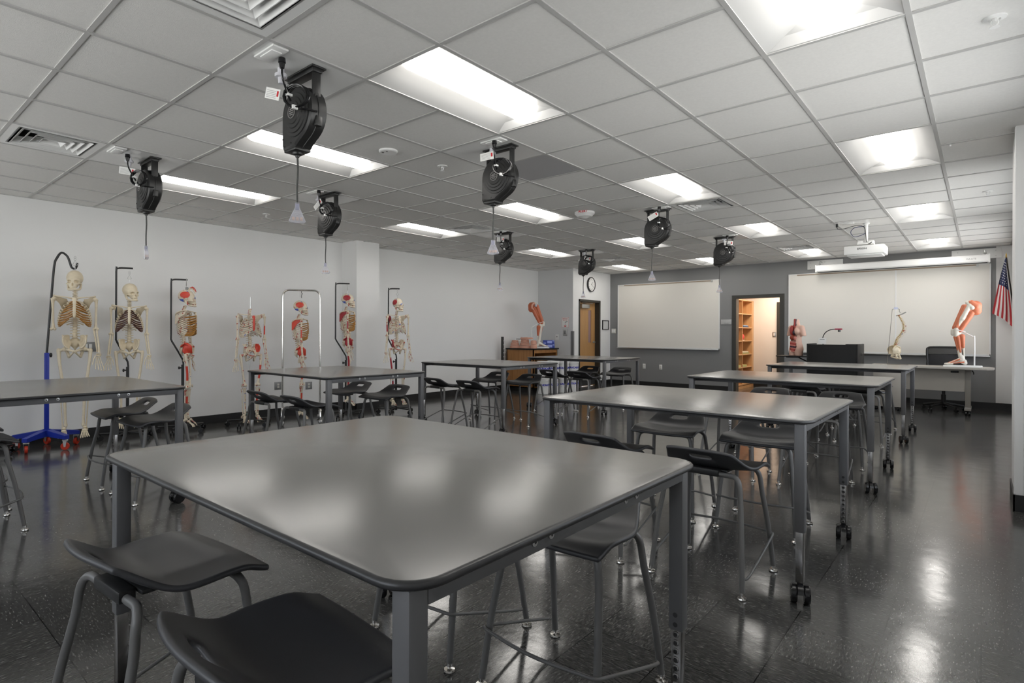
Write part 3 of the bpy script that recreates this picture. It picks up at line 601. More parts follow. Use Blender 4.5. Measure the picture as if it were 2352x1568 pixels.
# ================================================================== TABLES
TH = .847
def rrect(hx, hy, r, n=6, ins=0):
    hx -= ins; hy -= ins; r = max(.002, r-ins); o = []
    for sx, sy, a0 in ((1, 1, 0), (-1, 1, 90), (-1, -1, 180), (1, -1, 270)):
        for k in range(n+1):
            a = math.radians(a0+90*k/n); o.append((sx*(hx-r)+r*math.cos(a), sy*(hy-r)+r*math.sin(a)))
    return o
def make_table(hx=.757, hy=.611):
    t = thing('lab_table', '', 'table')
    b = B(); rings = [(.005, 0), (.0, .002), (-.002, .006), (-.0, .010), (.004, .012)]
    top = .022; vs = []; prof = [(.010, -.0), (.003, -.0015), (.0, -.005), (.0, -.011), (.003, -.0155), (.012, -.018)]
    N = None
    for ins, z in prof:
        p = rrect(hx, hy, .085, 7, ins); N = len(p); vs += [(x, y, TH+z) for x, y in p]
    fs = [(i*N+k, i*N+(k+1) % N, (i+1)*N+(k+1) % N, (i+1)*N+k) for i in range(len(prof)-1) for k in range(N)]
    mi = [1]*len(fs) + [0, 1]; fs += [tuple(range(N)), tuple(range((len(prof)-1)*N, len(prof)*N))]
    b.add(vs, fs, mi); b.obj('tabletop', [M_top, mat('dark_edge_band', (.030, .030, .031), .35, var=.04)], t, 50)
    ix, iy, L = hx-.030, hy-.030, .045
    b = B(); z0, z1 = TH-.054, TH-.018
    for s in (-1, 1):
        b.rbox((-ix+.003, s*(iy-.20)-.015, z0), (ix-.003, s*(iy-.20)+.015, z1), .001)
        b.rbox((s*ix-(.004 if s > 0 else 0), -iy+L-.002, z0), (s*ix+(.004 if s < 0 else 0), iy-L+.002, z1), .001)
        b.box((s*ix-.03*(s > 0), -iy+L, z1-.003), (s*ix+.03*(s < 0), iy-L, z1))
        for y in (-.24, -.18, .16, .22):
            b.lathe([(.0095, 0), (.0095, .003), (.0, .004)], 12, 1, TR(s*ix, y, z0+.024) @ RY(s*PI/2)); b.lathe([(.004, .0042), (.0, .0043)], 6, 2, TR(s*ix, y, z0+.024) @ RY(s*PI/2))
    b.obj('apron', [M_frame, M_alu, M_steel], t)
    for sx in (-1, 1):
        for sy in (-1, 1):
            x, y = sx*(ix-L/2), sy*(iy-L/2)
            b = B(); b.rbox((x-L/2, y-L/2, .325), (x+L/2, y+L/2, TH-.018), .006)
            for k in (.345, .375): b.cyl((x, y-sy*(L/2-.001), k), (x, y-sy*(L/2+.0008), k), .0075, 12, 1)
            lg = b.obj('leg', [M_frame, M_steel], t)
            b = B(); q = .0165; b.rbox((x-q, y-q, .092), (x+q, y+q, .33), .003)
            for k in range(9): z = .105+k*.026; b.lathe([(.0105, 0), (.0095, .0025), (.006, .003)], 12, 0, TR(x, y-sy*q, z) @ RX(sy*PI/2), False); b.cyl((x, y-sy*q, z), (x, y-sy*(q+.0012), z), .0062, 10, 1)
            b.cyl((x, y, .05), (x, y, .088), .009, 8); b.obj('leg_extension', [M_post, M_steel], lg)
            b = B(); a = {(-1, -1): .5, (1, -1): .3, (-1, 1): 1.2, (1, 1): .15}[(sx, sy)]; M = TR(x, y, .043) @ RZ(a)
            for s in (-1, 1):
                b.lathe([(.008, -.013), (.038, -.013), (.043, -.007), (.043, .007), (.038, .013), (.008, .013)], 20, 0, M @ TR(s*.027, -.012, 0) @ RY(PI/2))
            pr = [(.042*math.cos(math.radians(q_)), .042*math.sin(math.radians(q_))) for q_ in range(10, 171, 16)]
            b.prism([(u-.012, v) for u, v in pr]+[(-.03, .0), (.0, .0)], -.012, .012, 0, M @ RZ(PI/2) @ RX(PI/2)); b.cyl((x, y, .05), (x, y, .09), .013, 10)
            b.obj('caster', M_blackg, lg)
    return t
TB = [('T1', -1.415, 1.197), ('T2', -1.338, 3.55), ('T3', -1.360, 5.97), ('T4', -1.380, 8.70), ('L1', -5.12, 1.142), ('L2', -5.075, 3.51), ('L3', -5.08, 6.0), ('L4', -5.02, 8.37)]
tl = {'T1': 'large grey lab table on casters in the foreground, filling the lower middle', 'T2': 'grey lab table just behind the foreground table, right of centre', 'T3': 'grey lab table, third back in the right-hand row', 'T4': 'grey lab table farthest back on the right, before the black lectern',
      'L1': 'grey lab table cut off by the left edge, before the blue skeleton stand', 'L2': 'grey lab table before the headless skeleton and the chrome rack', 'L3': 'grey lab table in front of the wooden cabinet, third back on the left', 'L4': 'grey lab table farthest back on the left, before the closed maple door'}
Tb = None
for n, x, y in TB:
    if Tb is None: Tb = make_table(); o = Tb
    else: o = dup(Tb)
    o.location = (x, y, 0); o['label'] = tl[n]; o['group'] = 'grey mobile lab tables'

# ================================================================== STOOLS
def ss(a, b_, x): t = max(0, min(1, (x-a)/(b_-a))); return t*t*(3-2*t)
def make_stool():
    t = thing('lab_stool', '', 'stool')
    nu, nv = 18, 20; SH = .585; HL = .215
    vl = [-1, -.95, -.88, -.79, -.665, -.58, -.50, -.40, -.28, -.15, 0, .15, .3, .45, .6, .72, .82, .90, .96, 1]
    us = [-1, -.96, -.88, -.76, -.62, -.46, -.30, -.15, 0, .15, .30, .46, .62, .76, .88, .96, 1]
    def P(u, v):
        wv = .230-.040*ss(.1, -1, v) if v < .1 else .230
        x = wv*u*math.sqrt(1-.22*v*v) if v < 0 else wv*u*math.sqrt(1-.07*v*v)
        y = HL*v*math.sqrt(1-(.24 if v < 0 else .09)*u*u)
        z = (.100*ss(-.12, -1.15, v)**1.25 if v < -.12 else 0) - .016*(1-u*u)*ss(-1, -.3, v)*ss(1, .3, v) - .022*ss(.5, 1, v)**1.5 + .006*u*u*ss(-.3, .4, v)*ss(1.1, .5, v) - .012*u**4*ss(-.4, -1, v)
        return (x, y, SH+z)
    V = [P(u, v) for v in vl for u in us]; nU = len(us); F = []
    for j in range(len(vl)-1):
        for i in range(nU-1):
            if vl[j] == -.79 and -.31 < us[i] < .29: continue
            F.append((j*nU+i, j*nU+i+1, (j+1)*nU+i+1, (j+1)*nU+i))
    # drop the unused vertices inside the slot
    used = sorted({i for f in F for i in f}); rm = {o: n for n, o in enumerate(used)}
    me = bpy.data.meshes.new('seat'); me.from_pydata([V[i] for i in used], [], [tuple(rm[i] for i in f) for f in F]); o = bpy.data.objects.new('seat', me); COL.objects.link(o)
    md = o.modifiers.new('s', 'SOLIDIFY'); md.thickness = .017; md.offset = -1; md2 = o.modifiers.new('b', 'SUBSURF'); md2.levels = 1; md2.render_levels = 1
    me2 = bpy.data.meshes.new_from_object(o.evaluated_get(bpy.context.evaluated_depsgraph_get())); me2.name = 'seat'; o.modifiers.clear(); o.data = me2; me2.materials.clear(); me2.materials.append(M_seat); me2.shade_smooth(); o.parent = t; o['label'] = 'charcoal moulded seat with a hand slot'
    zt = SH-.040
    for sy in (-1, 1):
        for sx in (-1, 1):
            b = B(); pts = [(0, sy*.125, zt), (sx*.10, sy*.128, zt), (sx*.150, sy*.130, zt), (sx*.176, sy*.138, zt-.014), (sx*.187, sy*.146, zt-.045), (sx*.195, sy*.155, zt-.12), (sx*.213, sy*.192, .25), (sx*.228, sy*.226, .03)]
            b.tube(pts, .0125, 12); lg = b.obj('leg', M_tube, t, 60)
            b = B(); x, y = sx*.229, sy*.228; b.lathe([(.0105, .032), (.0105, .020), (.006, .018), (.006, .012), (.020, .010), (.022, .004), (.019, 0), (.0, 0)], 16, 0, TR(x, y, 0)); b.obj('glide', M_chrome, lg)
    # footrest: bowed bar on the table side, arms dropping back to the rear legs
    b = B(); fy = .205+.012; pts = [(-.228, -.19, .085), (-.238, -.15, .095), (-.236, .16, .19), (-.222, fy, .203), (-.17, fy+.012, .204), (-.09, fy+.026, .205), (0, fy+.032, .205), (.09, fy+.026, .205), (.17, fy+.012, .204), (.222, fy, .203), (.236, .16, .19), (.238, -.15, .095), (.228, -.19, .085)]
    b.tube(pts, .0062, 8); b.obj('footrest', M_tube, t, 60)
    b = B()
    for sy in (-1, 1): b.rbox((-.085, sy*.125-.022, zt-.012), (.085, sy*.125+.022, zt+.022), .006)
    for x in (-.12, -.04, .05, .12): b.rbox((x-.012, .05, zt-.004), (x+.012, .08, zt+.02), .003)
    b.rbox((-.11, -.10, zt+.005), (.11, .10, zt+.018), .004)
    b.obj('seat_bracket', M_black, t)
    return t
st = [
 (-1.775, .64, .03, 'stool at the front table, its whole seat in view at lower left'), (-1.10, .63, -.015, 'stool nearest the camera, dark seat cut off by the bottom edge'),
 (-1.09, 1.75, 1, 'stool half hidden under the right edge of the front table'), (-1.69, 1.75, 1, 'stool under the front table, only its legs and footrest in view'),
 (-1.06, 3.07, 0, 'stool before the second right table, lip toward us, right of the pair'), (-1.70, 3.08, 0, 'stool peeking over the far edge of the front table, left of the pair'),
 (-1.07, 4.03, 1, 'stool behind the second right table, partly covered by its front leg'), (-1.67, 4.0, 1, 'stool behind the second right table, seat and slot in full view'),
 (-1.04, 5.44, 0, 'stool before the third right table, mostly behind the right leg of the second table'), (-1.68, 5.42, 0, 'stool before the third right table, seat hidden, legs in the warm doorway reflection'),
 (-1.05, 6.49, 1, 'stool behind the third right table, dark hand slot, close to its right leg'), (-1.70, 6.5, 1, 'stool behind the third right table, pale slot with the doorway floor behind'),
 (-1.06, 8.01, 0, 'stool before the farthest right table, right one in shade'), (-1.68, 8.0, 0, 'stool before the farthest right table, left one in shade'),
 (-1.09, 9.07, 1, 'stool behind the farthest right table, right one nearest the desk pedestal'), (-1.74, 9.08, 1, 'stool behind the farthest right table, left one toward the lectern'),
 (-4.72, .58, 0, 'stool cut by the left edge, its right seat end and two legs in view'), (-5.33, .60, 0, 'stool at the left edge, only a sliver of seat showing behind the other'),
 (-4.80, 1.68, 1, 'stool behind the left-edge table, overlapped by its right leg'), (-5.42, 1.66, 1, 'stool behind the left-edge table, in front of the dark-ribbed skeleton'),
 (-4.72, 2.96, 0, 'stool before the headless-skeleton table, right one, in front of the chrome rack'), (-5.36, 2.96, 0, 'stool before the headless-skeleton table, left one, by its left leg'),
 (-4.82, 3.98, 1, 'stool behind the second left table, right one, below the last skeleton'), (-5.48, 3.98, 1, 'stool behind the second left table, left one, in front of the white column'),
 (-4.70, 5.30, 0, 'stool before the cabinet-side table, right one, nearer its front leg'), (-5.28, 5.30, 0, 'stool before the cabinet-side table, left one, at its left leg'),
 (-4.76, 6.38, 1, 'stool behind the cabinet-side table, right one, against the wooden cabinet'), (-5.36, 6.40, 1, 'stool behind the cabinet-side table, left one, against the white wall'),
 (-4.63, 7.70, 0, 'stool before the farthest left table, right one, in front of the maple door'), (-5.15, 7.71, 0, 'stool before the farthest left table, left one, in front of the white pails'),
 (-4.63, 8.82, 1, 'stool behind the farthest left table, right one, against the charcoal wall'), (-5.19, 8.72, 1, 'stool behind the farthest left table, left one, against the maple door')]
K0 = make_stool(); rnd = random.Random(4)
for k, (x, y, f, l) in enumerate(st):
    o = K0 if k == 0 else dup(K0)
    o.location = (x, y, 0); o.rotation_euler = (0, 0, PI*f + rnd.uniform(-.05, .05)); o['label'] = l; o['group'] = 'charcoal lab stools'

# ================================================================== WALL THINGS, BACK
def whiteboard(name, label, x0, x1, z0, z1, seams, rx0, rx1):
    t = thing(name, label, 'whiteboard', ((x0+x1)/2, YB, z0)); c = (x0+x1)/2; hw = (x1-x0)/2; hh = z1-z0
    b = B(); b.box((-hw, -.018, 0), (hw, -.001, hh)); b.obj('board', M_wb, t, 0)
    b = B()
    for a in ((-hw-.006, -.024, -.006, -hw+.012, -.001, hh+.006), (hw-.012, -.024, -.006, hw+.006, -.001, hh+.006), (-hw, -.024, -.006, hw, -.001, .012), (-hw, -.024, hh-.012, hw, -.001, hh+.006)): b.box(a[:3], a[3:])
    for s in seams: b.box((s-c-.011, -.022, 0), (s-c+.011, -.002, hh))
    b.obj('board_frame', M_white, t, 0)
    b = B(); b.rbox((-hw, -.075, -.030), (hw, -.001, -.008), .004); b.obj('marker_tray', M_alu, t)
    b = B(); b.box((rx0-c, -.030, hh-.028), (rx1-c, -.012, hh-.006)); b.box((rx1-c-.03, -.036, hh-.05), (rx1-c, -.012, hh-.004), 1); b.obj('map_rail', [M_rail, M_alu], t, 0); return t
whiteboard('whiteboard', 'smaller whiteboard left of the open doorway on the charcoal wall', -6.71, -4.29, .92, 2.43, [], -6.54, -4.44)
whiteboard('whiteboard', 'wide two-panel whiteboard behind the black lectern and desk', -2.93, .10, .905, 2.44, [-1.18], -2.78, -.05)
# projection screen
t = thing('projection_screen', 'long white rolled-up projection screen case above the big whiteboard', 'projection screen', (-1.16, 12.6, 2.44))
b = B(); prof = [(.06, 0), (.06, .10), (.045, .125), (-.045, .125), (-.06, .105), (-.06, .02), (-.045, 0)]; b.prism(prof, -1.244, 1.244, 0, RZ(PI) @ RY(PI/2) @ RZ(PI/2) @ RY(0)); 
b = B(); n = len(prof); vs = [(x, y, z) for x in (-1.244, 1.244) for y, z in prof]; b.add(vs, [tuple(range(n)), tuple(range(n, 2*n))]+[(k, (k+1) % n, n+(k+1) % n, n+k) for k in range(n)])
b.obj('screen_case', M_white, t, 20)
b = B()
for s in (-1, 1): b.rbox((s*1.244-.012, -.064, -.005), (s*1.244+.012, .064, .13), .004)
b.obj('end_cap', M_white, t)
b = B(); b.box((-1.22, -.02, -.012), (1.22, .02, .002)); b.obj('screen_slot', M_black, t, 0)
b = B(); b.text('DA-LITE', .035, front(1.02, -.0615, .062), 0); b.obj('lettering', mat('grey_letter', (.25, .25, .25), .5), t, 0)
for s in (-1, 1):
    b = B(); b.tube([(s*1.19, 0, .12), (s*1.19, .0, .20), (s*1.19, .10, .21), (s*1.19, .22, .21)], .008, 6, smooth=0); b.ball((s*1.19, -.005, .15), .02, 8); b.obj('hanger', M_alu, t)
for nm, x0, x1 in (('left', -2.60, -2.0), ('right', -.40, .235)):
    t = thing('mounting_board', 'white painted board behind the %s end of the projection screen' % nm, 'mounting board', ((x0+x1)/2, YB, 2.52)); hw = (x1-x0)/2
    b = B(); b.rbox((-hw, -.02, 0), (hw, -.001, .17), .003); b.obj('board', M_white, t)
    b = B()
    for x in ((-hw+.05, -hw+.30) if nm == 'left' else (hw-.07, -hw+.08)):
        for z in (.04, .13): b.lathe([(.009, 0), (.008, .003), (.0, .004)], 8, 0, TR(x, -.02, z) @ RX(PI/2))
    b.obj('screw', M_alu, t)
# projector
t = thing('projector', 'white ceiling projector on a short pole, before the big whiteboard', 'projector', (-1.16, 9.10, CEIL))
b = B(); b.rbox((-.222, -.20, -.425), (.222, .16, -.312), .012); b.rbox((-.19, -.17, -.44), (.19, .14, -.424), .006); b.obj('projector_body', M_white, t)
b = B(); b.text('EPSON', .034, front(-.02, -.2005, -.355), 0, bold=.0006); b.obj('lettering', M_inkk, t, 0)
b = B(); b.lathe([(.04, 0), (.04, -.01), (.022, -.02), (.020, -.23), (.024, -.24), (.024, -.27)], 16); b.obj('pole', M_white, t)
b = B(); b.rbox((-.09, -.08, -.285), (.09, .08, -.265), .004); b.rbox((-.17, -.02, -.312), (.17, .02, -.290), .003)
for s in (-1, 1): b.rbox((s*.06-.03, -.05, -.27), (s*.06+.03, .05, -.235), .004); b.rbox((s*.16-.03, -.10, -.316), (s*.16+.03, .10, -.298), .004)
b.obj('mounting_plate', M_white, t)
b = B(); b.tube([(-.30, -.20, -.03), (-.29, -.19, -.07), (-.22, -.15, -.065), (-.10, -.09, -.03), (-.02, -.04, -.05), (.0, -.03, -.15), (.01, -.04, -.25), (.05, -.10, -.29), (.08, -.14, -.27), (.04, -.16, -.30)], .004, 6)
b.tube([(-.02, -.03, -.04), (-.12, -.05, -.05), (-.165, -.06, -.11), (-.12, -.06, -.175), (-.03, -.04, -.15), (-.005, -.03, -.13)], .004, 6, mi=1)
b.rbox((-.312, -.212, -.045), (-.288, -.188, -.002), .004); b.obj('cable', [M_black, mat('navy_cable', (.02, .03, .10), .4)], t)
# flag
t = thing('flag', 'American flag hanging from a tilted pole in the right corner', 'flag', (.27, 12.62, 0))
b = B(); b.cyl((.105, .12, 1.72), (.02, 0, 2.50), .010, 10); b.obj('flag_pole', mat('dark_pole', (.03, .022, .015), .4), t)
b = B(); b.lathe([(.012, 0), (.014, .01), (.006, .02), (.011, .035), (.0, .085)], 10, 0, TR(.018, 0, 2.50)); b.obj('finial', M_gold, t)
b = B(); nu, nv = 27, 36; V = []; F = []; mi = []
def flagP(u, v):   # u across the stripes 0..1 (left to right), v from the tip down
    zt = 2.50-.02*u; zb = 1.60-.17*u-.05*ss(.6, 1, u); z = zt+(zb-zt)*v
    wl = .008+(.012)*v**.5; xl = .012-.162*v**.85; xr = .018+.072*ss(0, 1, v)
    x = xl+(xr-xl)*u; y = -.02+.035*math.sin(u*9.0+1.2*v)*ss(0, .5, v)*(.5+.5*v)+.02*math.sin(u*17)*v
    return (x, y, z)
for j in range(nv+1):
    for i in range(nu+1): V.append(flagP(i/nu, j/nv))
for j in range(nv):
    for i in range(nu):
        F.append((j*(nu+1)+i, j*(nu+1)+i+1, (j+1)*(nu+1)+i+1, (j+1)*(nu+1)+i)); mi.append(2 if (j+.5)/nv < .46 else (0 if (i//3) % 2 == 0 else 1))
b.add(V, F, mi)
for r in range(9):
    for c_ in range(4):
        u = (c_+.5+.25*(r % 2))/4.4; v = .08+r*.043; p = Vector(flagP(u, v)); s_ = .006+.006*v
        pts = [(p.x+s_*(1 if k % 2 == 0 else .42)*math.sin(PI*k/5), p.y-.003, p.z+s_*1.5*(1 if k % 2 == 0 else .42)*math.cos(PI*k/5)) for k in range(10)]; b.add(pts, [tuple(range(10))], 1)
b.obj('flag_cloth', [M_flagr, M_flagw, M_flagb], t, 60)
# small plates
def plate(name, label, cat, M, w_, h_, m, kind, d=.008):
    t = thing(name, label, cat); t.matrix_world = M
    b = B(); b.rbox((-w_/2, 0, -h_/2), (w_/2, d, h_/2), .002); b.obj('cover_plate', m, t)
    b = B()
    if kind == 'duplex':
        for z in (-.02, .02): b.rbox((-.017, d-.001, z-.014), (.017, d+.003, z+.014), .004, 0)
        for z in (-.02, .02):
            for x in (-.006, .006): b.box((x-.0015, d+.003, z-.004), (x+.0015, d+.0035, z+.006), 1)
        b.obj('receptacle', [M_plate, M_inkk], t)
    elif kind == 'rocker':
        for x in ((-.022, .022) if w_ > .1 else (0,)): b.rbox((x-.016, d-.001, -.033), (x+.016, d+.005, .033), .003)
        b.obj('rocker_switch', M_white, t)
    elif kind == 'jack': b.rbox((-.012, d-.001, -.002), (.012, d+.003, .02), .002); b.obj('jack', M_steel, t)
    return t
fB = lambda x, z: TR(x, YB, z) @ RZ(PI)                 # on the back wall, facing -Y
fL = lambda y, z: TR(XL, y, z) @ RZ(-PI/2)               # on the left wall, facing +X
fN = lambda x, z: TR(x, 11.1, z) @ RZ(PI)
plate('light_switch', 'ivory double light switch left of the small whiteboard', 'light switch', fB(-6.83, 1.31), .115, .115, M_plate, 'rocker')
plate('wall_outlet', 'white outlet on the charcoal wall, left of a pair', 'outlet', fB(-6.03, .475), .07, .115, M_white, 'duplex')
plate('wall_outlet', 'white outlet on the charcoal wall, right of a pair', 'outlet', fB(-5.62, .47), .07, .115, M_white, 'duplex')
plate('wall_outlet', 'grey outlet on the white wall between headless skeleton and rack', 'outlet', fL(4.44, .45), .115, .115, M_gplate, 'duplex')
plate('wall_outlet', 'grey outlet on the white wall behind the racked skeleton', 'outlet', fL(4.96, .42), .115, .115, M_gplate, 'duplex')
plate('wall_box', 'grey rimmed wall plate behind the leg of the amber-ribbed skeleton', 'wall plate', fL(2.02, 1.07), .16, .115, M_gplate, 'rocker')
plate('light_switch', 'light switch on the cream wall inside the storage room', 'light switch', TR(-3.65, 14.62, 1.237) @ RZ(PI), .075, .115, M_alu, 'rocker')
plate('data_plate', 'white plate with one dark jack above the blue boxes', 'wall plate', fN(-7.35, 1.16), .09, .13, M_white, 'jack')
t = thing('room_sign', 'silver storage room sign beside the open doorway', 'sign', (-4.15, YB-.001, 1.505)); b = B(); b.rbox((-.11, -.012, -.055), (.11, 0, .055), .003); b.obj('sign_plate', mat('silver_sign', (.46, .46, .46), .4), t)
b = B(); b.text('STORAGE', .022, front(0, -.0125, -.028), 0); b.box((-.10, -.0125, .045), (.10, -.012, .048)); b.obj('lettering', mat('dark_letter', (.10, .10, .10), .5), t, 0)
t = thing('emergency_sign', 'white sign with red lettering and red dashed border', 'sign', (-7.13, 11.099, 1.50)); b = B(); b.box((-.095, -.004, -.115), (.095, 0, .115)); b.obj('sign_plate', M_paper, t, 0)
b = B(); b.text('EMERGENCY', .026, front(0, -.0045, .078), 0, bold=.0005); b.text('SHUT OFF', .026, front(0, -.0045, .046), 0, bold=.0005)
for k in range(14):
    z = -.11+k*.0165
    for x in (-.092, .086): b.box((x, -.0048, z), (x+.006, -.004, z+.010))
for k in range(11):
    x = -.09+k*.0165
    for z in (-.113, .107): b.box((x, -.0048, z), (x+.010, -.004, z+.006))
b.prism([(-.035, -.085), (0, -.105), (.035, -.085), (.03, -.075), (-.03, -.075)], 0, .001, 0, front(0, -.0045, 0)); b.obj('lettering', M_inkr, t, 0)
b = B(); b.prism([(-.025, -.012), (.045, .016), (.04, .026), (-.025, .002)], 0, .001, 0, front(.02, -.0045, 0)); b.box((-.004, -.0048, -.05), (.008, -.004, -.03)); b.obj('pictogram', M_inkk, t, 0)
t = thing('shut_off_box', 'grey metal shut-off switch box below the red sign', 'switch box', (-7.13, 11.099, 1.27)); b = B(); b.rbox((-.055, -.02, -.075), (.055, 0, .075), .004); b.obj('box', M_alu, t)
b = B(); b.rbox((-.03, -.03, -.04), (.03, -.018, .045), .004); b.cyl((-.01, -.03, .01), (.015, -.05, -.02), .006, 8); b.obj('switch_cover', M_gplate, t)
t = thing('wall_clock', 'round black-rimmed wall clock above the closed maple door', 'clock'); t.location = (-6.93, 11.87, 2.40); t.rotation_euler = (0, 0, PI/2)
b = B(); b.lathe([(.172, 0), (.172, .035), (.165, .042), (.155, .042), (.152, .03), (.152, .0)], 40, 0, RX(PI/2)); b.obj('rim', M_black, t)
b = B(); b.lathe([(.156, .012), (.156, .028), (.0, .028)], 40, 0, RX(PI/2)); b.obj('dial', M_paper, t)
b = B()
for k in range(12):
    a = PI*k/6
    if k % 3 == 0: b.text(['12', '3', '6', '9'][k//3], .040, front(.118*math.sin(a), -.0285, .118*math.cos(a)))
    else: b.text(str(k), .030, front(.118*math.sin(a), -.0285, .118*math.cos(a)))
b.obj('numerals', M_inkk, t, 0)
b = B()
for a, l, w_ in ((PI*2*1.35/12, .075, .006), (PI*2*21/60, .11, .004)): b.prism([(-w_, -.015), (w_, -.015), (w_*.4, l), (-w_*.4, l)], 0, .002, 0, TR(0, -.029, 0) @ RY(a) @ RX(PI/2))
b.lathe([(.009, 0), (.0, .004)], 10, 0, TR(0, -.03, 0) @ RX(PI/2)); b.obj('hands', M_inkk, t, 0)
t = thing('framed_notice', 'black framed notice between the maple door and the charcoal wall', 'picture frame'); t.location = (-6.93, 12.57, 1.455); t.rotation_euler = (0, 0, PI/2)
b = B()
for a in ((-.15, -.022, -.115, -.13, 0, .115), (.13, -.022, -.115, .15, 0, .115), (-.15, -.022, -.115, .15, 0, -.097), (-.15, -.022, .097, .15, 0, .115)): b.box(a[:3], a[3:])
b.obj('frame', M_black, t, 0); b = B(); b.box((-.13, -.010, -.097), (.13, 0, .097)); b.obj('paper', mat('notice_paper', (.66, .67, .66), .4), t, 0)
# ================================================================== LECTERN, DESK, CHAIR
LX0, LX1, LY0, LY1 = -2.20, -1.483, 10.8, 11.45
t = thing('lectern', 'large black lectern cabinet in front of the big whiteboard', 'lectern', ((LX0+LX1)/2, (LY0+LY1)/2, 0)); hx, hy = (LX1-LX0)/2, (LY1-LY0)/2
b = B(); b.rbox((-hx, -hy, .08), (-hx+.025, hy, 1.09), .003); b.rbox((hx-.025, -hy, .08), (hx, hy, 1.09), .003); b.rbox((-hx, -hy, .08), (hx, hy, .11), .003); b.obj('side_panel', M_lect, t)
b = B(); b.rbox((-hx+.02, -hy+.004, .08), (hx-.02, -hy+.026, 1.078), .003); b.obj('front_panel', M_lect, t)
b = B(); b.box((-hx+.02, -hy+.02, 1.02), (hx-.02, hy-.01, 1.04)); b.rbox((.15, -.05, 1.04), (.30, .10, 1.085), .006); b.obj('worktop', M_lect, t, 0)
b = B(); b.lathe([(.022, 0), (.022, .004), (.012, .006)], 14, 0, TR(hx, .02, .92) @ RY(PI/2)); b.obj('lock', M_steel, t)
for sx in (-1, 1):
    for sy in (-1, 1): b = B(); b.lathe([(.012, -.014), (.036, -.014), (.036, .014), (.012, .014)], 14, 0, TR(sx*(hx-.06), sy*(hy-.06), .037) @ RY(PI/2)); b.cyl((sx*(hx-.06), sy*(hy-.06), .03), (sx*(hx-.06), sy*(hy-.06), .085), .012, 8); b.obj('caster', M_blackg, t)
b = B(); b.rbox((-hx-.515, -.16, .855), (-hx-.002, .26, .872), .004); b.obj('side_shelf', M_lect, t)
b = B(); b.tube([(-hx-.36, .03, .85), (-hx-.20, .03, .845), (-hx-.0, .03, .74)], .011, 8, smooth=0); b.rbox((-hx-.38, -.02, .835), (-hx-.18, .08, .856), .003); b.obj('shelf_brace', M_black, t)
t = thing('document_camera', 'gooseneck document camera with red head standing on the lectern', 'document camera', (-2.02, 11.12, 1.04))
b = B(); b.rbox((-.07, -.06, 0), (.07, .06, .03), .006); b.obj('base', M_black, t)
b = B(); b.tube([(.0, 0, .03), (-.005, 0, .10), (.0, 0, .17), (.035, 0, .235), (.09, 0, .275), (.15, 0, .290), (.19, 0, .290)], .007, 8); b.obj('gooseneck', M_black, t)
b = B(); b.rbox((.17, -.03, .278), (.275, .03, .305), .008); b.obj('camera_head', mat('magenta_red_plastic', (.40, .05, .09), .35), t)
b = B(); b.cyl((.235, 0, .280), (.235, 0, .245), .020, 14); b.obj('camera_lens', M_blackg, t)
b = B(); b.box((-.06, -.075, .03), (.055, -.073, .13), 0, RX(-.25)); b.box((-.04, -.0755, .10), (.03, -.0728, .105), 1, RX(-.25)); b.obj('instruction_card', [M_paper, M_inkk], t, 0)
t = thing('teacher_desk', 'beige teacher desk with curved end under the big whiteboard', 'desk', (-.62, 11.80, 0))
b = B(); pr = [(-.80, -.28), (.62, -.28)]+[(.62+.14*math.sin(a), -.14-.14*math.cos(a)) for a in (.4, .8, 1.2)]+[(.765, .10), (.70, .30), (-.80, .30)]; b.prism(pr, .712, .740); b.obj('desktop', M_desk, t, 0)
b = B(); b.box((-.74, -.05, .352), (.42, -.032, .705)); b.rbox((.245, -.054, .645), (.345, -.05, .675), .010, 1); b.obj('modesty_panel', [M_desk, M_steel], t)
for x in (-.70, .455):
    b = B(); b.rbox((x-.035, -.06, .11), (x+.035, .0, .712), .004); b.rbox((x-.04, -.26, .075), (x+.04, .26, .115), .005); b.rbox((x-.03, -.25, .695), (x+.03, .25, .712), .003); lg = b.obj('leg', M_deskf, t)
    for y in (-.22, .22):
        b = B()
        for s in (-1, 1): b.lathe([(.008, -.011), (.035, -.011), (.037, 0), (.035, .011), (.008, .011)], 16, 0, TR(x+s*.02, y, .037) @ RY(PI/2))
        b.cyl((x, y, .035), (x, y, .078), .014, 8); b.obj('caster', M_blackg, lg)
b = B(); b.tube([(.50, -.06, .69), (.52, -.07, .66), (.52, -.07, .63)], .008, 6); b.obj('cable_hook', M_black, t)
t = thing('pedestal', 'beige rolling drawer pedestal under the left end of the desk', 'drawer pedestal', (-1.175, 11.77, 0))
b = B(); b.rbox((-.19, -.24, .06), (.19, .24, .66), .006); b.obj('cabinet_body', M_desk, t)
for sx in (-1, 1):
    for sy in (-1, 1): b = B(); b.lathe([(.008, -.018), (.028, -.018), (.030, 0), (.028, .018), (.008, .018)], 14, 0, TR(sx*.15, sy*.19, .030) @ RY(PI/2)); b.cyl((sx*.15, sy*.19, .03), (sx*.15, sy*.19, .062), .012, 8); b.obj('caster', M_blackg, t)
t = thing('office_chair', 'black mesh-backed office chair pushed behind the teacher desk', 'chair', (-.477, 12.17, 0))
b = B(); 
b.rbox((-.235, -.22, .42), (.235, .21, .50), .03); b.obj('seat', M_mesh, t)
fr = [(-.19, .22, .56), (-.222, .235, .80), (-.232, .255, .98), (-.215, .262, 1.02), (-.15, .268, 1.035), (.15, .268, 1.035), (.215, .262, 1.02), (.232, .255, .98), (.222, .235, .80), (.19, .22, .56)]
b = B(); b.tube(fr, .017, 8, closed=True); b.tube([(-.228, .25, .92), (.228, .25, .92)], .010, 6); b.rbox((-.04, .18, .40), (.04, .26, .60), .012); b.obj('back_frame', M_black, t)
b = B(); V = []; F = []
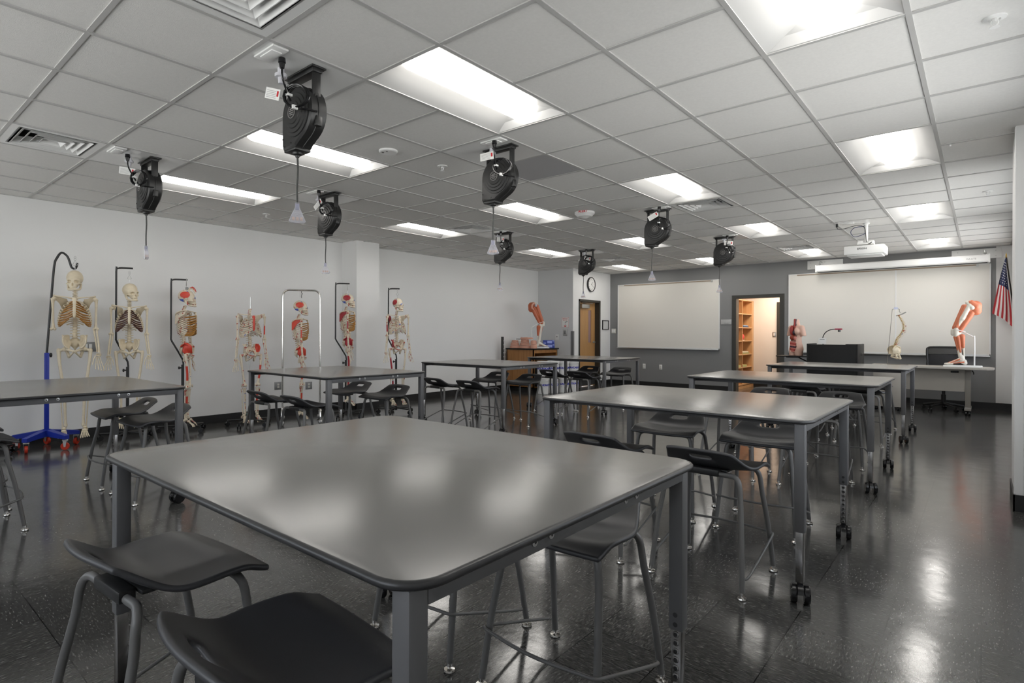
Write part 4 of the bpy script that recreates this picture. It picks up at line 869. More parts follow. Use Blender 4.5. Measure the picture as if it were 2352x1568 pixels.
for j in range(9):
    for i in range(7):
        v = j/8; u = i/6*2-1; V.append((u*(.19+.04*v), .222+.045*v-.02*(1-u*u)*math.sin(PI*v), .57+.455*v))
F = [(j*7+i, j*7+i+1, (j+1)*7+i+1, (j+1)*7+i) for j in range(8) for i in range(6)]; mi = [0 if j < 6 else 1 for j in range(8) for i in range(6)]; o = len(V); V2 = [(x, y+.006, z) for x, y, z in V]; b.add(V, F, mi); b.add(V2, F, mi); b.obj('backrest', [M_mesh, clear_mat('sheer_grey_mesh', (.05, .05, .05), .42, .7)], t, 60)
b = B(); b.cyl((0, 0, .10), (0, 0, .26), .032, 12); b.cyl((0, 0, .26), (0, 0, .42), .022, 12); b.rbox((-.07, -.08, .39), (.07, .08, .425), .01); b.obj('gas_lift', M_black, t)
b = B(); CS = []
for k in range(5):
    cs = B(); CS.append(cs)
    a = .32+2*PI*k/5; x, y = .28*math.cos(a), .28*math.sin(a); b.tube([(0, 0, .115), (x*.5, y*.5, .10), (x, y, .075)], [.03, .022, .016], 8, smooth=2)
    for s in (-1, 1): cs.lathe([(.008, -.010), (.025, -.010), (.027, 0), (.025, .010), (.008, .010)], 14, 0, TR(x, y, .027) @ RZ(a+.6) @ TR(0, s*.017, 0) @ RX(PI/2))
    cs.cyl((x, y, .03), (x, y, .075), .010, 8)
bs = b.obj('star_base', M_black, t)
for cs in CS: cs.obj('caster', M_blackg, bs)
# ================================================================== SKELETONS (local: faces -Y, its right hand at -X, 1.70 m)
def sym(pts, s): return [(s*x, y, z) for x, y, z in pts]
def skull_fn(P):
    X = np.abs(P[:, 0]); Q = np.stack([X, P[:, 1], P[:, 2]], 1)
    cr = s_ell(P, (0, .022, 1.618), (.072, .094, .080))
    d = smin(cr, s_ell(P, (0, -.045, 1.565), (.050, .045, .062)), .02)
    d = smin(d, s_ell(P, (0, -.064, 1.590), (.052, .018, .014)), .012)          # brow
    d = smin(d, s_cone(Q, (.040, -.066, 1.553), (.066, -.012, 1.556), .011, .006), .008)   # cheek arch
    d = smin(d, s_ell(P, (0, -.072, 1.522), (.028, .024, .022)), .012)          # upper jaw
    d = smin(d, s_cone(Q, (.052, .02, 1.545), (.054, .01, 1.522), .012, .007), .01)
    d = np.maximum(d, -s_ell(Q, (.032, -.096, 1.573), (.0215, .042, .0185)))      # orbits
    d = np.maximum(d, -s_ell(P, (0, -.098, 1.543), (.011, .026, .018)))         # nasal opening
    d = np.maximum(d, -s_ell(Q, (.058, -.028, 1.535), (.010, .026, .020)))      # below the cheek arch
    tf = np.linalg.norm((Q-np.array([.080, .028, 1.632]))/np.array([.06, .062, .044]), axis=1) < 1
    mi = np.where(tf & (P[:, 0] < 0) | tf & (P[:, 0] > 0), 1, 0)
    oc = (P[:, 1] > .045) & (P[:, 2] < 1.575) & (P[:, 2] > 1.545); mi = np.where(oc, 2, mi); return d, mi
skull_b = nets(skull_fn, (-.09, -.125, 1.48), (.09, .13, 1.715), .0042)
jaw = B()
for s in (-1, 1):
    jaw.tube(sym([(.055, -.004, 1.545), (.054, -.002, 1.52), (.051, -.012, 1.488), (.040, -.055, 1.476), (.016, -.086, 1.474), (0, -.090, 1.474)], s), [.007, .010, .011, .011, .012, .012], 8)
    for k in range(0): a = .25+k*.24; jaw.rbox((s*.030*math.sin(a)-.0035, -.078-.016*math.cos(a)+.03*(a/1.6)**2-.003, 1.482), (s*.030*math.sin(a)+.0035, -.078-.016*math.cos(a)+.03*(a/1.6)**2+.003, 1.507), .001)
jaw.xf(TR(0, .004, .018))
for k in range(9): a = -.96+k*.24; jaw.rbox((.029*math.sin(a)-.0032, -.068-.018*math.cos(a)-.003, 1.502), (.029*math.sin(a)+.0032, -.068-.018*math.cos(a)+.003, 1.520), .001)
def spinepos(z):
    t = (z-.98)/(1.50-.98); return .055+.040*math.sin(PI*max(0, min(1, (z-1.10)/.34)))-.012*math.sin(PI*max(0, min(1, (z-.93)/.2)))-.03*max(0, (z-1.42)/.08)
spine = B(); zs = []; z = 1.500; zz = []
for k in range(24):
    hgt = .016 if k < 7 else (.0205 if k < 19 else .029); zz.append((z, hgt, k)); z -= hgt
for z, hgt, k in zz:
    y = spinepos(z); r = .015+.010*k/23; spine.tube([(0, y, z), (0, spinepos(z-hgt*.25), z-hgt*.25), (0, spinepos(z-hgt*.65), z-hgt*.65), (0, spinepos(z-hgt), z-hgt)], [r*.72, r, r, r*.72], 9, smooth=1)
    w_ = .022 if k < 7 else (.033 if k < 19 else .042)
    for s in (-1, 1): spine.tube([(s*r*.7, y+.012, z-hgt*.4), (s*w_, y+.022, z-hgt*.4)], [.0055, .004], 6, smooth=0)
    spine.tube([(0, y+r*.6, z-hgt*.4), (0, y+.030+.012*(k >= 7), z-hgt*.6-.010*(7 <= k < 19))], [.0075, .004], 6, smooth=0)
cage = B(); cart = B(); stern = B()
def rib_end(i): return (1.365-.0155*i)
for i in range(12):
    zb = zz[7+i][0]-.005; yb = spinepos(zb)
    wdt = [.066, .096, .114, .125, .132, .137, .141, .143, .142, .136, .112, .080][i]; dep_ = [.075, .115, .14, .155, .165, .172, .175, .172, .165, .155, .10, .06][i]
    drop = [.04, .058, .072, .082, .092, .100, .108, .116, .122, .124, .09, .07][i]; th = math.radians([138, 132, 128, 125, 122, 120, 118, 112, 106, 100, 84, 60][i])
    for s in (-1, 1):
        pts = []
        for q in range(15):
            a = th*q/14; f = a/PI; x = wdt*math.sin(a)**.85 if a > 0 else 0
            yc = yb+.012-dep_/2; yy = yc+dep_/2*math.cos(a)+.012*math.sin(a); pts.append((s*max(.012, x), yy, zb-drop*f**1.15/((150/180)**1.15)))
        cage.tube(pts, [.006]+[.0068]*12+[.0065, .006], 6, smooth=1)
        if i < 10:
            e = Vector(pts[-1])
            if i < 7: tgt = Vector((s*.016, -.098, 1.368-.024*i if i < 6 else 1.225))
            else: tgt = Vector((s*(.022+.024*(i-6)), -.092+.004*(i-7), 1.212-.022*(i-6)))
            mid = (e+tgt)/2 + Vector((s*.004, -.010, -.012 if i > 3 else 0)); cart.tube([e, mid, tgt], [.0080, .0085, .0075], 6)
stern.tube([(0, -.078, 1.405), (0, -.088, 1.375), (0, -.096, 1.335), (0, -.101, 1.29), (0, -.101, 1.235), (0, -.095, 1.205)], [.016, .022, .014, .016, .015, .006], 8)
stern.xf(TR(0, -.040, 0) @ SCL(1, .55, 1))
def pelvis_fn(P):
    X = np.abs(P[:, 0]); Q = np.stack([X, P[:, 1], P[:, 2]], 1); R = Matrix.Rotation(-.62, 4, 'Z') @ Matrix.Rotation(-.42, 4, 'Y')
    c0 = np.array((.004, -.035, .985)); Rr = .100
    w1 = np.abs(np.linalg.norm((Q-c0)/np.array((1.12, 1, 1.1)), axis=1)-Rr)-.0062
    zc = 1.045-.055*((P[:, 1]-.012)/.075)**2; d = np.maximum(np.maximum(w1, P[:, 2]-zc), np.maximum(.052-X, .895-P[:, 2])); d = np.maximum(d, np.maximum(-.062-P[:, 1], P[:, 1]-.078))
    d = smin(d, s_cone(Q, (.112, -.052, .985), (.118, .02, 1.035), .0085, .009), .006); d = smin(d, s_cone(Q, (.118, .02, 1.035), (.062, .078, .99), .009, .010), .006)
    d = smin(d, s_cone(Q, (.045, .055, .955), (.078, .005, .905), .014, .016), .03)
    d = smin(d, s_cone(Q, (.088, .03, .93), (.095, .02, .98), .018, .010), .03)
    d = smin(d, s_cone(Q, (.075, .03, .93), (.082, -.002, .885), .018, .024), .015)
    d = smin(d, s_cone(Q, (.082, -.008, .885), (.010, -.062, .862), .015, .012), .012)
    d = smin(d, s_cone(Q, (.080, .022, .87), (.058, .035, .80), .016, .017), .012)
    d = smin(d, s_cone(Q, (.056, .030, .795), (.010, -.058, .848), .011, .010), .01)
    sac = s_ell(P, (0, .070, .955), (.052, .026, .062)); sac = smin(sac, s_cone(P, (0, .078, .91), (0, .055, .865), .018, .006), .01); d = smin(d, sac, .012)
    d = np.maximum(d, -s_ell(Q, (.100, -.006, .882), (.018, .024, .024)))
    mi = np.where((X > .075) & (P[:, 2] > .905) & (P[:, 0] < 0), 1, np.where((X > .075) & (P[:, 2] > .92) & (P[:, 0] > 0) & (P[:, 1] < .05), 2, 0))
    return d, mi
pelv = nets(pelvis_fn, (-.17, -.10, .76), (.17, .125, 1.06), .0045)
pelv.xf(SCL(.86, 1, .92) @ TR(0, 0, .075))
def shoulder(s):
    b = B(); b.tube(sym([(.018, -.072, 1.402), (.06, -.085, 1.412), (.12, -.05, 1.420), (.168, -.02, 1.428)], s), [.009, .007, .006, .008], 7); return b
def blade(s):
    b = B(); v = sym([(.155, .005, 1.418), (.075, .118, 1.405), (.062, .128, 1.36), (.088, .128, 1.265), (.098, .122, 1.26), (.135, .06, 1.355), (.160, .015, 1.385)], s)
    vs = v+[(x, y+.007, z) for x, y, z in v]; n = 7; b.add(vs, [tuple(range(n)), tuple(range(n, 2*n))]+[(k, (k+1) % n, n+(k+1) % n, n+k) for k in range(n)], 1)
    b.tube(sym([(.065, .135, 1.375), (.12, .10, 1.41), (.168, .02, 1.430), (.172, -.012, 1.428)], s), [.005, .008, .009, .011], 7); return b
def upper_arm(s):
    b = B(); b.ball((s*.172, 0, 1.398), .023, 10); b.tube(sym([(.182, .002, 1.40), (.184, .002, 1.36), (.184, .004, 1.30), (.183, .004, 1.27)], s), [.021, .0135, .0105, .0105], 10)
    b.tube(sym([(.183, .004, 1.27), (.181, .004, 1.155)], s), .0107, 10, 1, smooth=0); b.tube(sym([(.181, .004, 1.155), (.180, .002, 1.12), (.180, 0, 1.092)], s), [.0105, .014, .021], 10); b.ball((s*.167, 0, 1.09), .016, 8); b.ball((s*.194, 0, 1.09), .016, 8); return b
def forearm(s):
    b = B(); b.tube(sym([(.188, .012, 1.10), (.190, .008, 1.06), (.200, .0, .98), (.214, -.006, .868), (.216, -.006, .850)], s), [.013, .010, .008, .007, .008], 8); b.tube(sym([(.212, -.004, 1.078), (.216, -.008, 1.03), (.226, -.012, .95), (.232, -.02, .865), (.232, -.02, .845)], s), [.011, .008, .0085, .010, .014], 8); return b.xf(TR(s*-.022, 0, 0))
def hand(s):
    b = B(); rn = random.Random(2)
    for k in range(8): b.ball((s*(.212+.011*(k % 4)), -.022+.004*(k % 2), .828-.016*(k//4)), (.0085, .0085, .010), 7)
    for k, (dx, l) in enumerate(((-.004, .82), (.008, .92), (.021, 1.0), (.034, .94))):
        x0 = .208+.010*k; p = [(x0, -.022, .800), (x0+dx*.5, -.026, .742), (x0+dx*.9, -.034, .742-.042*l), (x0+dx*1.1, -.044, .742-.067*l), (x0+dx*1.2, -.052, .742-.085*l)]
        for q in range(4): b.tube(sym([p[q], tuple((np.array(p[q])+np.array(p[q+1]))/2), p[q+1]], s), [.0058, .0036, .0052], 6, smooth=0)
    p = [(.200, -.028, .812), (.186, -.045, .776), (.180, -.056, .745), (.178, -.062, .722)]
    for q in range(3): b.tube(sym([p[q], tuple((np.array(p[q])+np.array(p[q+1]))/2), p[q+1]], s), [.0062, .004, .0055], 6, smooth=0)
    return b.xf(TR(s*-.022, 0, 0))
def thigh(s):
    b = B(); b.ball((s*.100, -.006, .882), .023, 10); b.tube(sym([(.105, -.004, .88), (.142, .006, .868)], s), [.014, .017], 8, smooth=0); b.ball((s*.150, .010, .875), .018, 8)
    b.tube(sym([(.148, .008, .872), (.146, .004, .82), (.140, -.004, .74)], s), [.021, .0165, .0140], 10); b.tube(sym([(.140, -.004, .74), (.128, -.010, .64), (.116, -.008, .56)], s), [.0143, .0138, .0143], 10, 1); b.tube(sym([(.116, -.008, .56), (.108, -.004, .51), (.104, .0, .475)], s), [.0138, .019, .028], 10)
    for x in (.086, .124): b.ball((s*x, .006, .470), (.021, .027, .023), 9)
    b.ball((s*.104, -.038, .478), (.019, .010, .021), 8); return b.xf(TR(s*-.014, 0, 0))
def shin(s):
    b = B(); b.tube(sym([(.102, .002, .438), (.101, .0, .41), (.097, -.002, .36)], s), [.033, .021, .0145], 10); b.tube(sym([(.097, -.002, .36), (.094, .002, .24)], s), [.0146, .0126], 10, 1, smooth=0); b.tube(sym([(.094, .002, .24), (.090, .008, .13), (.089, .010, .10)], s), [.0124, .0125, .020], 10)
    b.tube(sym([(.136, .012, .42), (.130, .014, .36), (.122, .018, .2), (.116, .016, .105), (.115, .014, .085)], s), [.010, .006, .0058, .007, .010], 7); b.ball((s*.086, .006, .092), (.013, .013, .016), 8); return b.xf(TR(s*-.014, 0, 0))
def foot(s):   # hangs relaxed, toes pointing down and forward
    b = B(); b.ball((s*.100, .010, .070), (.022, .026, .018), 9); b.tube(sym([(.104, .016, .066), (.108, .050, .040)], s), [.018, .022], 8, smooth=0); b.ball((s*.100, -.022, .045), (.026, .022, .017), 8)
    for k in range(5):
        dx = (k-2)*.0125; p = [(.100+dx*.8, -.034, .036), (.104+dx*1.25, -.072, .004-.002*k), (.105+dx*1.45, -.090+.004*k, -.012), (.106+dx*1.5, -.100+.006*k, -.026+.002*k)]
        for q in range(3): b.tube(sym([p[q], tuple((np.array(p[q])+np.array(p[q+1]))/2), p[q+1]], s), [.0072 if k == 0 else .006, .0048, .006], 6, smooth=0)
    return b.xf(TR(s*-.012, 0, 0))
PARTS = dict(skull=(skull_b, 3), jaw=(jaw, 1), spine=(spine, 1), rib_cage=(cage, 1), rib_cartilage=(cart, 1), breastbone=(stern, 1), pelvis=(pelv, 3))
for nm, f in (('collarbone', shoulder), ('shoulder_blade', blade), ('upper_arm_bone', upper_arm), ('forearm_bones', forearm), ('hand_bones', hand), ('thigh_bone', thigh), ('shin_bones', shin), ('foot_bones', foot)):
    for s in (-1, 1): PARTS[nm+('R' if s < 0 else 'L')] = (f(s), 2)
MESH = {}
def skeleton(label, x, y, rz, sc, z0, red=None, cartm=None, bone=None, skip=(), head=0.0, side_='R', blades=True, sternm=None):
    bone = bone or M_bone; t = thing('skeleton_model', label, 'skeleton', (x, y, z0), rz, 'hanging anatomy skeletons'); t.scale = (sc, sc, sc)
    for key, (b, ns) in PARTS.items():
        if key in skip: continue
        nm = key[:-1] if key[-1] in 'RL' else key
        if key not in MESH:
            o = b.obj(nm, [M_bone]*ns, t, 50); MESH[key] = o.data
        else: o = bpy.data.objects.new(nm, MESH[key]); COL.objects.link(o); o.parent = t
        pt = red and (key[-1] not in 'RL' or key[-1] == side_)
        blade_w = nm == 'shoulder_blade'
        ms = [bone, bone, bone]
        if pt:
            if nm == 'skull': ms = [bone, red, M_bluep]
            elif nm == 'pelvis': ms = [bone, red if side_ == 'R' else bone, red if side_ == 'L' else bone]
            elif nm in ('upper_arm_bone', 'thigh_bone', 'shin_bones') or nm == 'shoulder_blade' and blades: ms = [bone, red, bone]
        if nm == 'rib_cartilage': ms = [cartm or bone]
        if nm == 'breastbone' and sternm: ms = [sternm]
        for k in range(ns):
            o.material_slots[k].link = 'OBJECT'; o.material_slots[k].material = ms[k]
        if nm in ('skull', 'jaw') and head: o.matrix_local = TR(0, .03, 0) @ RZ(head) @ TR(0, -.03, 0)
    if 'skull' not in skip:
        b = B(); b.tube([(0, .02, 1.69), (0, .02, 1.745)], .003, 6, smooth=0); b.tube([(.0, .02, 1.745), (.022, .02, 1.752), (.0, .02, 1.80), (-.022, .02, 1.752)], .0028, 6, smooth=0, closed=True)
        for k in range(2): b.tube([(.009*math.cos(q*PI/4), .02, 1.812+.020*k+.012*math.sin(q*PI/4)) for q in range(8)], .002, 5, smooth=1, closed=True)
        b.obj('hanging_hook', M_alu, t)
    return t
def stand(label, x, y, top, rz, kind, sc=1.0, off=-.17, bend=True):
    """hook stand: base under the skeleton, rod rising beside it, arm over the skull.  local -X = the side the rod stands on"""
    t = thing('skeleton_stand', label, 'stand', (x, y, 0), rz, 'rolling skeleton stands')
    b = B(); CS = []; R_ = .27
    if kind == 'blue':
        b = B()
        for k in range(5):
            cs = B(); CS.append(cs); a = .3+2*PI*k/5; M = RZ(a); b.add([(0, -.035, .135), (0, .035, .135), (0, -.035, .205), (0, .035, .205), (.30, -.026, .115), (.30, .026, .115), (.30, -.026, .155), (.30, .026, .155)], [(0, 1, 3, 2), (4, 6, 7, 5), (2, 3, 7, 6), (0, 4, 5, 1), (0, 2, 6, 4), (1, 5, 7, 3)], 0, TR(off, 0, 0) @ M)
            fx, fy = off+.275*math.cos(a), .275*math.sin(a)
            cs.lathe([(.008, -.014), (.036, -.014), (.040, -.008), (.040, .008), (.036, .014), (.008, .014)], 18, 0, TR(fx, fy, .040) @ RZ(a+.7) @ RX(PI/2)); cs.rbox((fx-.026, fy-.026, .098), (fx+.026, fy+.026, .112), .003, 1)
            for s in (-1, 1): cs.add([(-.018, s*.020, .10), (.018, s*.020, .10), (.008, s*.020, .035), (-.008, s*.020, .035), (-.018, s*.023, .10), (.018, s*.023, .10), (.008, s*.023, .035), (-.008, s*.023, .035)], [(0, 1, 2, 3), (4, 5, 6, 7), (0, 4, 7, 3), (1, 5, 6, 2)], 1, TR(fx, fy, 0) @ RZ(a+.7))
        o = b.obj('star_base', M_blue, t, 20)
        for cs in CS: cs.obj('caster', [M_redw, M_alu], o)
        b = B(); b.rbox((off-.022, -.022, .18), (off+.022, .022, 1.02), .003); o = b.obj('lower_post', M_blue, t)
        b = B(); b.lathe([(.012, 0), (.024, .006), (.024, .02), (.012, .026)], 12, 0, TR(off+.022, 0, .995) @ RY(PI/2)); b.obj('clamp_knob', M_black, o)
        b = B(); h_ = off; b.tube([(h_, 0, 1.02), (h_+.03, 0, 1.5), (h_+.06, 0, top-.16), (h_+.085, 0, top-.06), (h_+.125, 0, top), (h_+.175, 0, top-.035), (h_+.20, 0, top-.11), (h_+.215, 0, top-.155), (h_+.245, 0, top-.165), (h_+.26, 0, top-.13), (h_+.262, 0, top-.10)], .0115, 10); b.obj('hook_rod', M_black, t)
        return t
    for k in range(5):
        cs = B(); CS.append(cs); a = .5+2*PI*k/5; fx, fy = R_*math.cos(a), R_*math.sin(a)
        b.tube([(.02*math.cos(a), .02*math.sin(a), .085), (fx, fy, .075)], [.013, .011], 8, smooth=0); cs.cyl((fx, fy, .03), (fx, fy, .082), .008, 8)
        for s in (-1, 1): cs.lathe([(.008, -.009), (.028, -.009), (.030, 0), (.028, .009), (.008, .009)], 14, 0, TR(fx, fy, .030) @ RZ(a+.5) @ TR(0, s*.016, 0) @ RX(PI/2))
    b.cyl((0, 0, .05), (0, 0, .12), .022, 10)
    o = b.obj('star_base', M_black, t)
    for cs in CS: cs.obj('caster', M_blackg, o)
    if kind == 'rod':
        b = B(); b.tube([(0, 0, .10), (0, .0, 1.0)], .0095, 10, smooth=0); b.tube([(0, 0, 1.0), (.015, -.0, top)], .0075, 10, smooth=0); b.obj('support_rod', M_alu, t)
        b = B(); b.rbox((-.03, -.012, .135), (.012, .012, .165), .003); b.obj('height_clip', mat('teal_clip', (.05, .42, .32), .5), t); return t
    b = B(); b.cyl((0, 0, .10), (0, 0, .84), .017, 12); o = b.obj('lower_post', M_black, t)
    b = B(); b.lathe([(.006, 0), (.012, .02), (.018, .022), (.018, .036), (.006, .04)], 10, 0, TR(-.012, 0, .80) @ RY(-PI/2)); b.obj('clamp_knob', M_black, o)
    b = B(); b.tube([(0, 0, .82), (0, 0, .90), (off*.92, 0, 1.13), (off, 0, 1.17), (off, 0, 1.22), (off, 0, top-.05), (off+.012, 0, top-.012), (off+.05, 0, top), (.05, 0, top)], .0105, 10, smooth=2); b.obj('hook_rod', M_black, t)
    return t
deg = math.radians
skeleton('hanging skeleton with amber rib cartilage, right forearm missing, on the blue stand', -7.42, 1.775, deg(74), 1.055, .125, cartm=M_cart, bone=M_bone, skip=('forearm_bonesR', 'hand_bonesR'), head=deg(-8))
stand('blue post skeleton stand on red casters with curved black hook', -7.46, 1.74, 2.10, deg(78), 'blue', off=-.20)
skeleton('hanging skeleton with dark maroon rib cartilage, head turned right, second from left', -7.40, 2.30, deg(72), .965, .17, cartm=M_cartd, bone=M_bone, head=deg(34))
stand('black hook stand behind the maroon-ribbed skeleton', -7.45, 2.30, 1.985, deg(72), 'black', off=-.115)
skeleton('side-on muscle-painted skeleton with opened skull cap, third from left', -7.42, 2.96, deg(150), .985, .10, red=M_red, blades=False, bone=M_bone2, cartm=M_cart, skip=('upper_arm_boneR', 'forearm_bonesR', 'hand_bonesR'))
stand('thick black hook stand behind the open-capped skeleton', -7.50, 2.93, 1.90, deg(70), 'black', off=-.13)
skeleton('headless muscle-painted skeleton, left side red, on a steel rod', -7.30, 3.72, deg(84), .985, .08, red=M_red, side_='L', bone=M_bone2, skip=('skull', 'jaw'), blades=False, sternm=M_red)
stand('steel rod skeleton stand with black star base, under the headless skeleton', -7.36, 3.725, 1.72, deg(62), 'rod')
skeleton('side-on muscle-painted skeleton hanging in the chrome rack', -7.12, 4.36, deg(149), .955, .07, red=M_red, bone=M_bone2, cartm=M_cart)
skeleton('side-on crimson-painted skeleton before the white column', -7.02, 5.08, deg(140), .955, .20, red=M_crim, bone=M_bone2, cartm=M_cart)
stand('thin black hook stand in front of the white column', -7.06, 5.06, 1.97, deg(56), 'black', off=-.15)
skeleton('three-quarter turned crimson-painted skeleton, rightmost of the row', -6.78, 5.82, deg(70), .955, .16, red=M_crim, bone=M_bone2, head=deg(22), sternm=None)
stand('thin black hook stand of the rightmost skeleton', -6.83, 5.83, 1.93, deg(52), 'black', off=-.12)
skeleton('skeleton at the left edge, only hand bones in view', -7.45, .88, deg(80), 1.0, .12, bone=M_bone)
stand('black wheeled skeleton stand at the left edge, one caster in view', -7.45, 1.02, 1.95, deg(80), 'black', off=-.15)
# skull cap vessels of the open-capped one (its own small model pieces sit on the head)
t = thing('skull_cap', 'painted skull cap piece perched on the third skeleton', 'anatomy piece', (-7.42, 2.96, 1.755), deg(150))
b = B(); b.tube([(-.02, -.01, .015), (.0, -.025, .035), (.01, -.045, .035), (.0, -.065, .01), (.0, -.08, -.03)], [.010, .012, .012, .010, .007], 7); b.obj('bone_rim', M_bone2, t)
b = B(); b.tube([(.01, -.02, .035), (.015, -.045, .055), (.01, -.075, .03), (.0, -.09, -.01)], .005, 6); b.tube([(-.01, -.02, .04), (-.01, -.05, .045), (0, -.075, .005)], .005, 6); b.obj('vessel', M_red, t)
b = B(); b.rbox((-.02, -.005, .0), (.02, .03, .05), .008); b.obj('grey_piece', mat('grey_clip', (.25, .25, .24), .4), t)
# chrome rack
t = thing('chrome_rack', 'chrome pipe rack frame around the hanging skeleton', 'rack', (-7.12, 4.36, 0), deg(149-90))
b = B(); W_ = .25; Ht = 1.835; b.tube([(-W_, 0, .20), (-W_, 0, Ht-.10)]+[(-W_+.09-.09*math.cos(q*PI/12), 0, Ht-.09+.09*math.sin(q*PI/12)) for q in range(1, 7)]+[(W_-.09+.09*math.sin(q*PI/12), 0, Ht-.09+.09*math.cos(q*PI/12)) for q in range(0, 6)]+[(W_, 0, Ht-.10), (W_, 0, .20)], .0125, 12, smooth=0); b.obj('upright_frame', M_chrome, t)
b = B()
for s in (-1, 1): b.tube([(s*W_, -.28, .10), (s*W_, -.26, .175), (s*W_, -.20, .20), (s*W_, .20, .20), (s*W_, .26, .175), (s*W_, .28, .10)], .014, 10)
b.tube([(-W_, .03, .20), (-.10, .05, .20), (.10, .05, .20), (W_, .03, .20)], .012, 10); o = b.obj('base_rail', M_chrome, t)
for sx in (-1, 1):
    for sy in (-1, 1): b = B(); b.ball((sx*W_, sy*.28, .034), (.034, .034, .034), 12); b.cyl((sx*W_, sy*.28, .06), (sx*W_, sy*.28, .11), .012, 8); b.obj('ball_caster', mat('grey_ball', (.42, .42, .42), .25, .6), o)
b = B(); b.tube([(0, 0, Ht-.01), (0, 0, Ht-.04), (.01, 0, Ht-.05), (0, 0, Ht-.065), (0, 0, Ht-.11)], .004, 6); b.obj('hook', M_black, t)

# ================================================================== ANATOMY MODELS
def leg_fn(P):
    A = lambda a, b_, r1, r2, m: (s_cone(P, a, b_, r1, r2), m)
    pr = [
     A((0, .10, .90), (0, .02, .75), .070, .072, 0), A((.0, .02, .76), (0, -.065, .56), .068, .046, 0),
     A((-.0, .16, .93), (0, .17, .86), .085, .070, 0),                                     # buttock
     A((-.060, .075, .985), (-.072, .125, .91), .032, .036, 1), A((-.062, .115, .985), (-.05, .17, .93), .040, .050, 0),
     A((-.074, .10, .95), (-.060, .01, .74), .030, .036, 1), A((-.060, .015, .76), (-.042, -.07, .57), .035, .016, 1),   # white band outside
     A((-.060, .045, .93), (-.045, -.055, .62), .032, .030, 0), A((-.02, .03, .93), (-.01, -.085, .60), .034, .030, 0),
     A((.05, .05, .92), (.04, -.06, .60), .045, .030, 0), A((-.02, -.03, .76), (-.01, -.10, .57), .018, .012, 1),
     A((-.045, .115, .82), (-.030, -.015, .55), .040, .024, 0), A((.03, .12, .82), (.03, -.01, .55), .042, .024, 0),
     A((0, -.098, .555), (0, -.100, .50), .034, .032, 1), A((-.02, -.06, .56), (-.02, -.06, .48), .040, .036, 1), A((0, -.03, .53), (0, -.03, .49), .030, .030, 1),
     A((0, -.050, .49), (0, -.015, .15), .036, .024, 1), A((-.020, -.072, .45), (-.012, -.040, .25), .026, .014, 0), A((-.035, -.040, .45), (-.022, -.010, .22), .026, .013, 0),
     A((.02, .005, .46), (.012, .018, .28), .040, .020, 0), A((-.02, .01, .46), (-.012, .022, .30), .038, .020, 0), A((0, .022, .32), (0, .035, .10), .014, .010, 1),
     A((0, .0, .14), (0, .02, .06), .034, .030, 1), A((0, .035, .075), (0, .045, .045), .030, .028, 1), A((0, -.01, .10), (0, -.15, .035), .032, .014, 1), A((0.012, -.13, .035), (.014, -.20, .028), .018, .012, 1), A((-.018, -.11, .035), (-.024, -.175, .026), .018, .011, 1)]
    for k in range(3): pr.append(A((-.010-.010*k, -.02, .115-.006*k), (-.016-.010*k+.008, -.155+.01*k, .048-.004*k), .010, .006, 0 if k != 1 else 1))
    pr.append(A((-.034, .03, .06), (-.034, -.09, .04), .010, .007, 0))
    return combine(P, pr, .005)
leg_b = nets(leg_fn, (-.14, -.225, .012), (.12, .27, 1.04), .0048)
def leg_model(label, x, y, z, rz, sc, mus, socket=False, mirror=False):
    t = thing('leg_muscle_model', label, 'anatomy model', (x, y, z), rz); t.scale = (sc, sc, sc)
    b = B(); b.merge(leg_b, TR(0, 0, .018) @ (SCL(-1, 1, 1) if mirror else SCL(1, 1, 1))); b.obj('muscle_leg', [mus, M_ten], t, 60)
    b = B(); b.rbox((-.12, -.22, 0), (.12, .25, .025), .006); b.obj('base_board', M_white, t)
    b = B(); b.tube([(.0, .155, .02), (.0, .155, .45), (.0, .14, .475), (-.01, .05, .53), (-.05, -.02, .575)], .009, 8, smooth=2); b.tube([(.065*math.cos(a), -.03+.075*math.sin(a), .575-.10*math.sin(a)*.2) for a in [q*PI/8 for q in range(16)]], .005, 6, smooth=1, closed=True); b.obj('support_rod', M_white, t)
    if socket:
        s = 1 if mirror else -1; b = B(); b.ball((s*-.10, .085, .955), .030, 12); b.obj('hip_ball', mat('pale_blue_joint', (.45, .50, .58), .35), t)
        b = B(); b.tube([(s*-.108, .12, 1.02), (s*-.115, .165, .97), (s*-.105, .17, .90), (s*-.10, .13, .86)], [.02, .026, .022, .012], 8); b.obj('cut_muscle', mat('salmon_cut', (.62, .30, .22), .4), t)
    return t
leg_model('orange and white muscle leg model on white base, standing on the teacher desk', -.245, 11.74, .740, deg(-90), 1.0, M_mus, False, True)
leg_model('brick red muscle leg model standing on the wooden cabinet behind clay pieces', -7.20, 10.16, .925, deg(135), .96, M_musA, True, True)
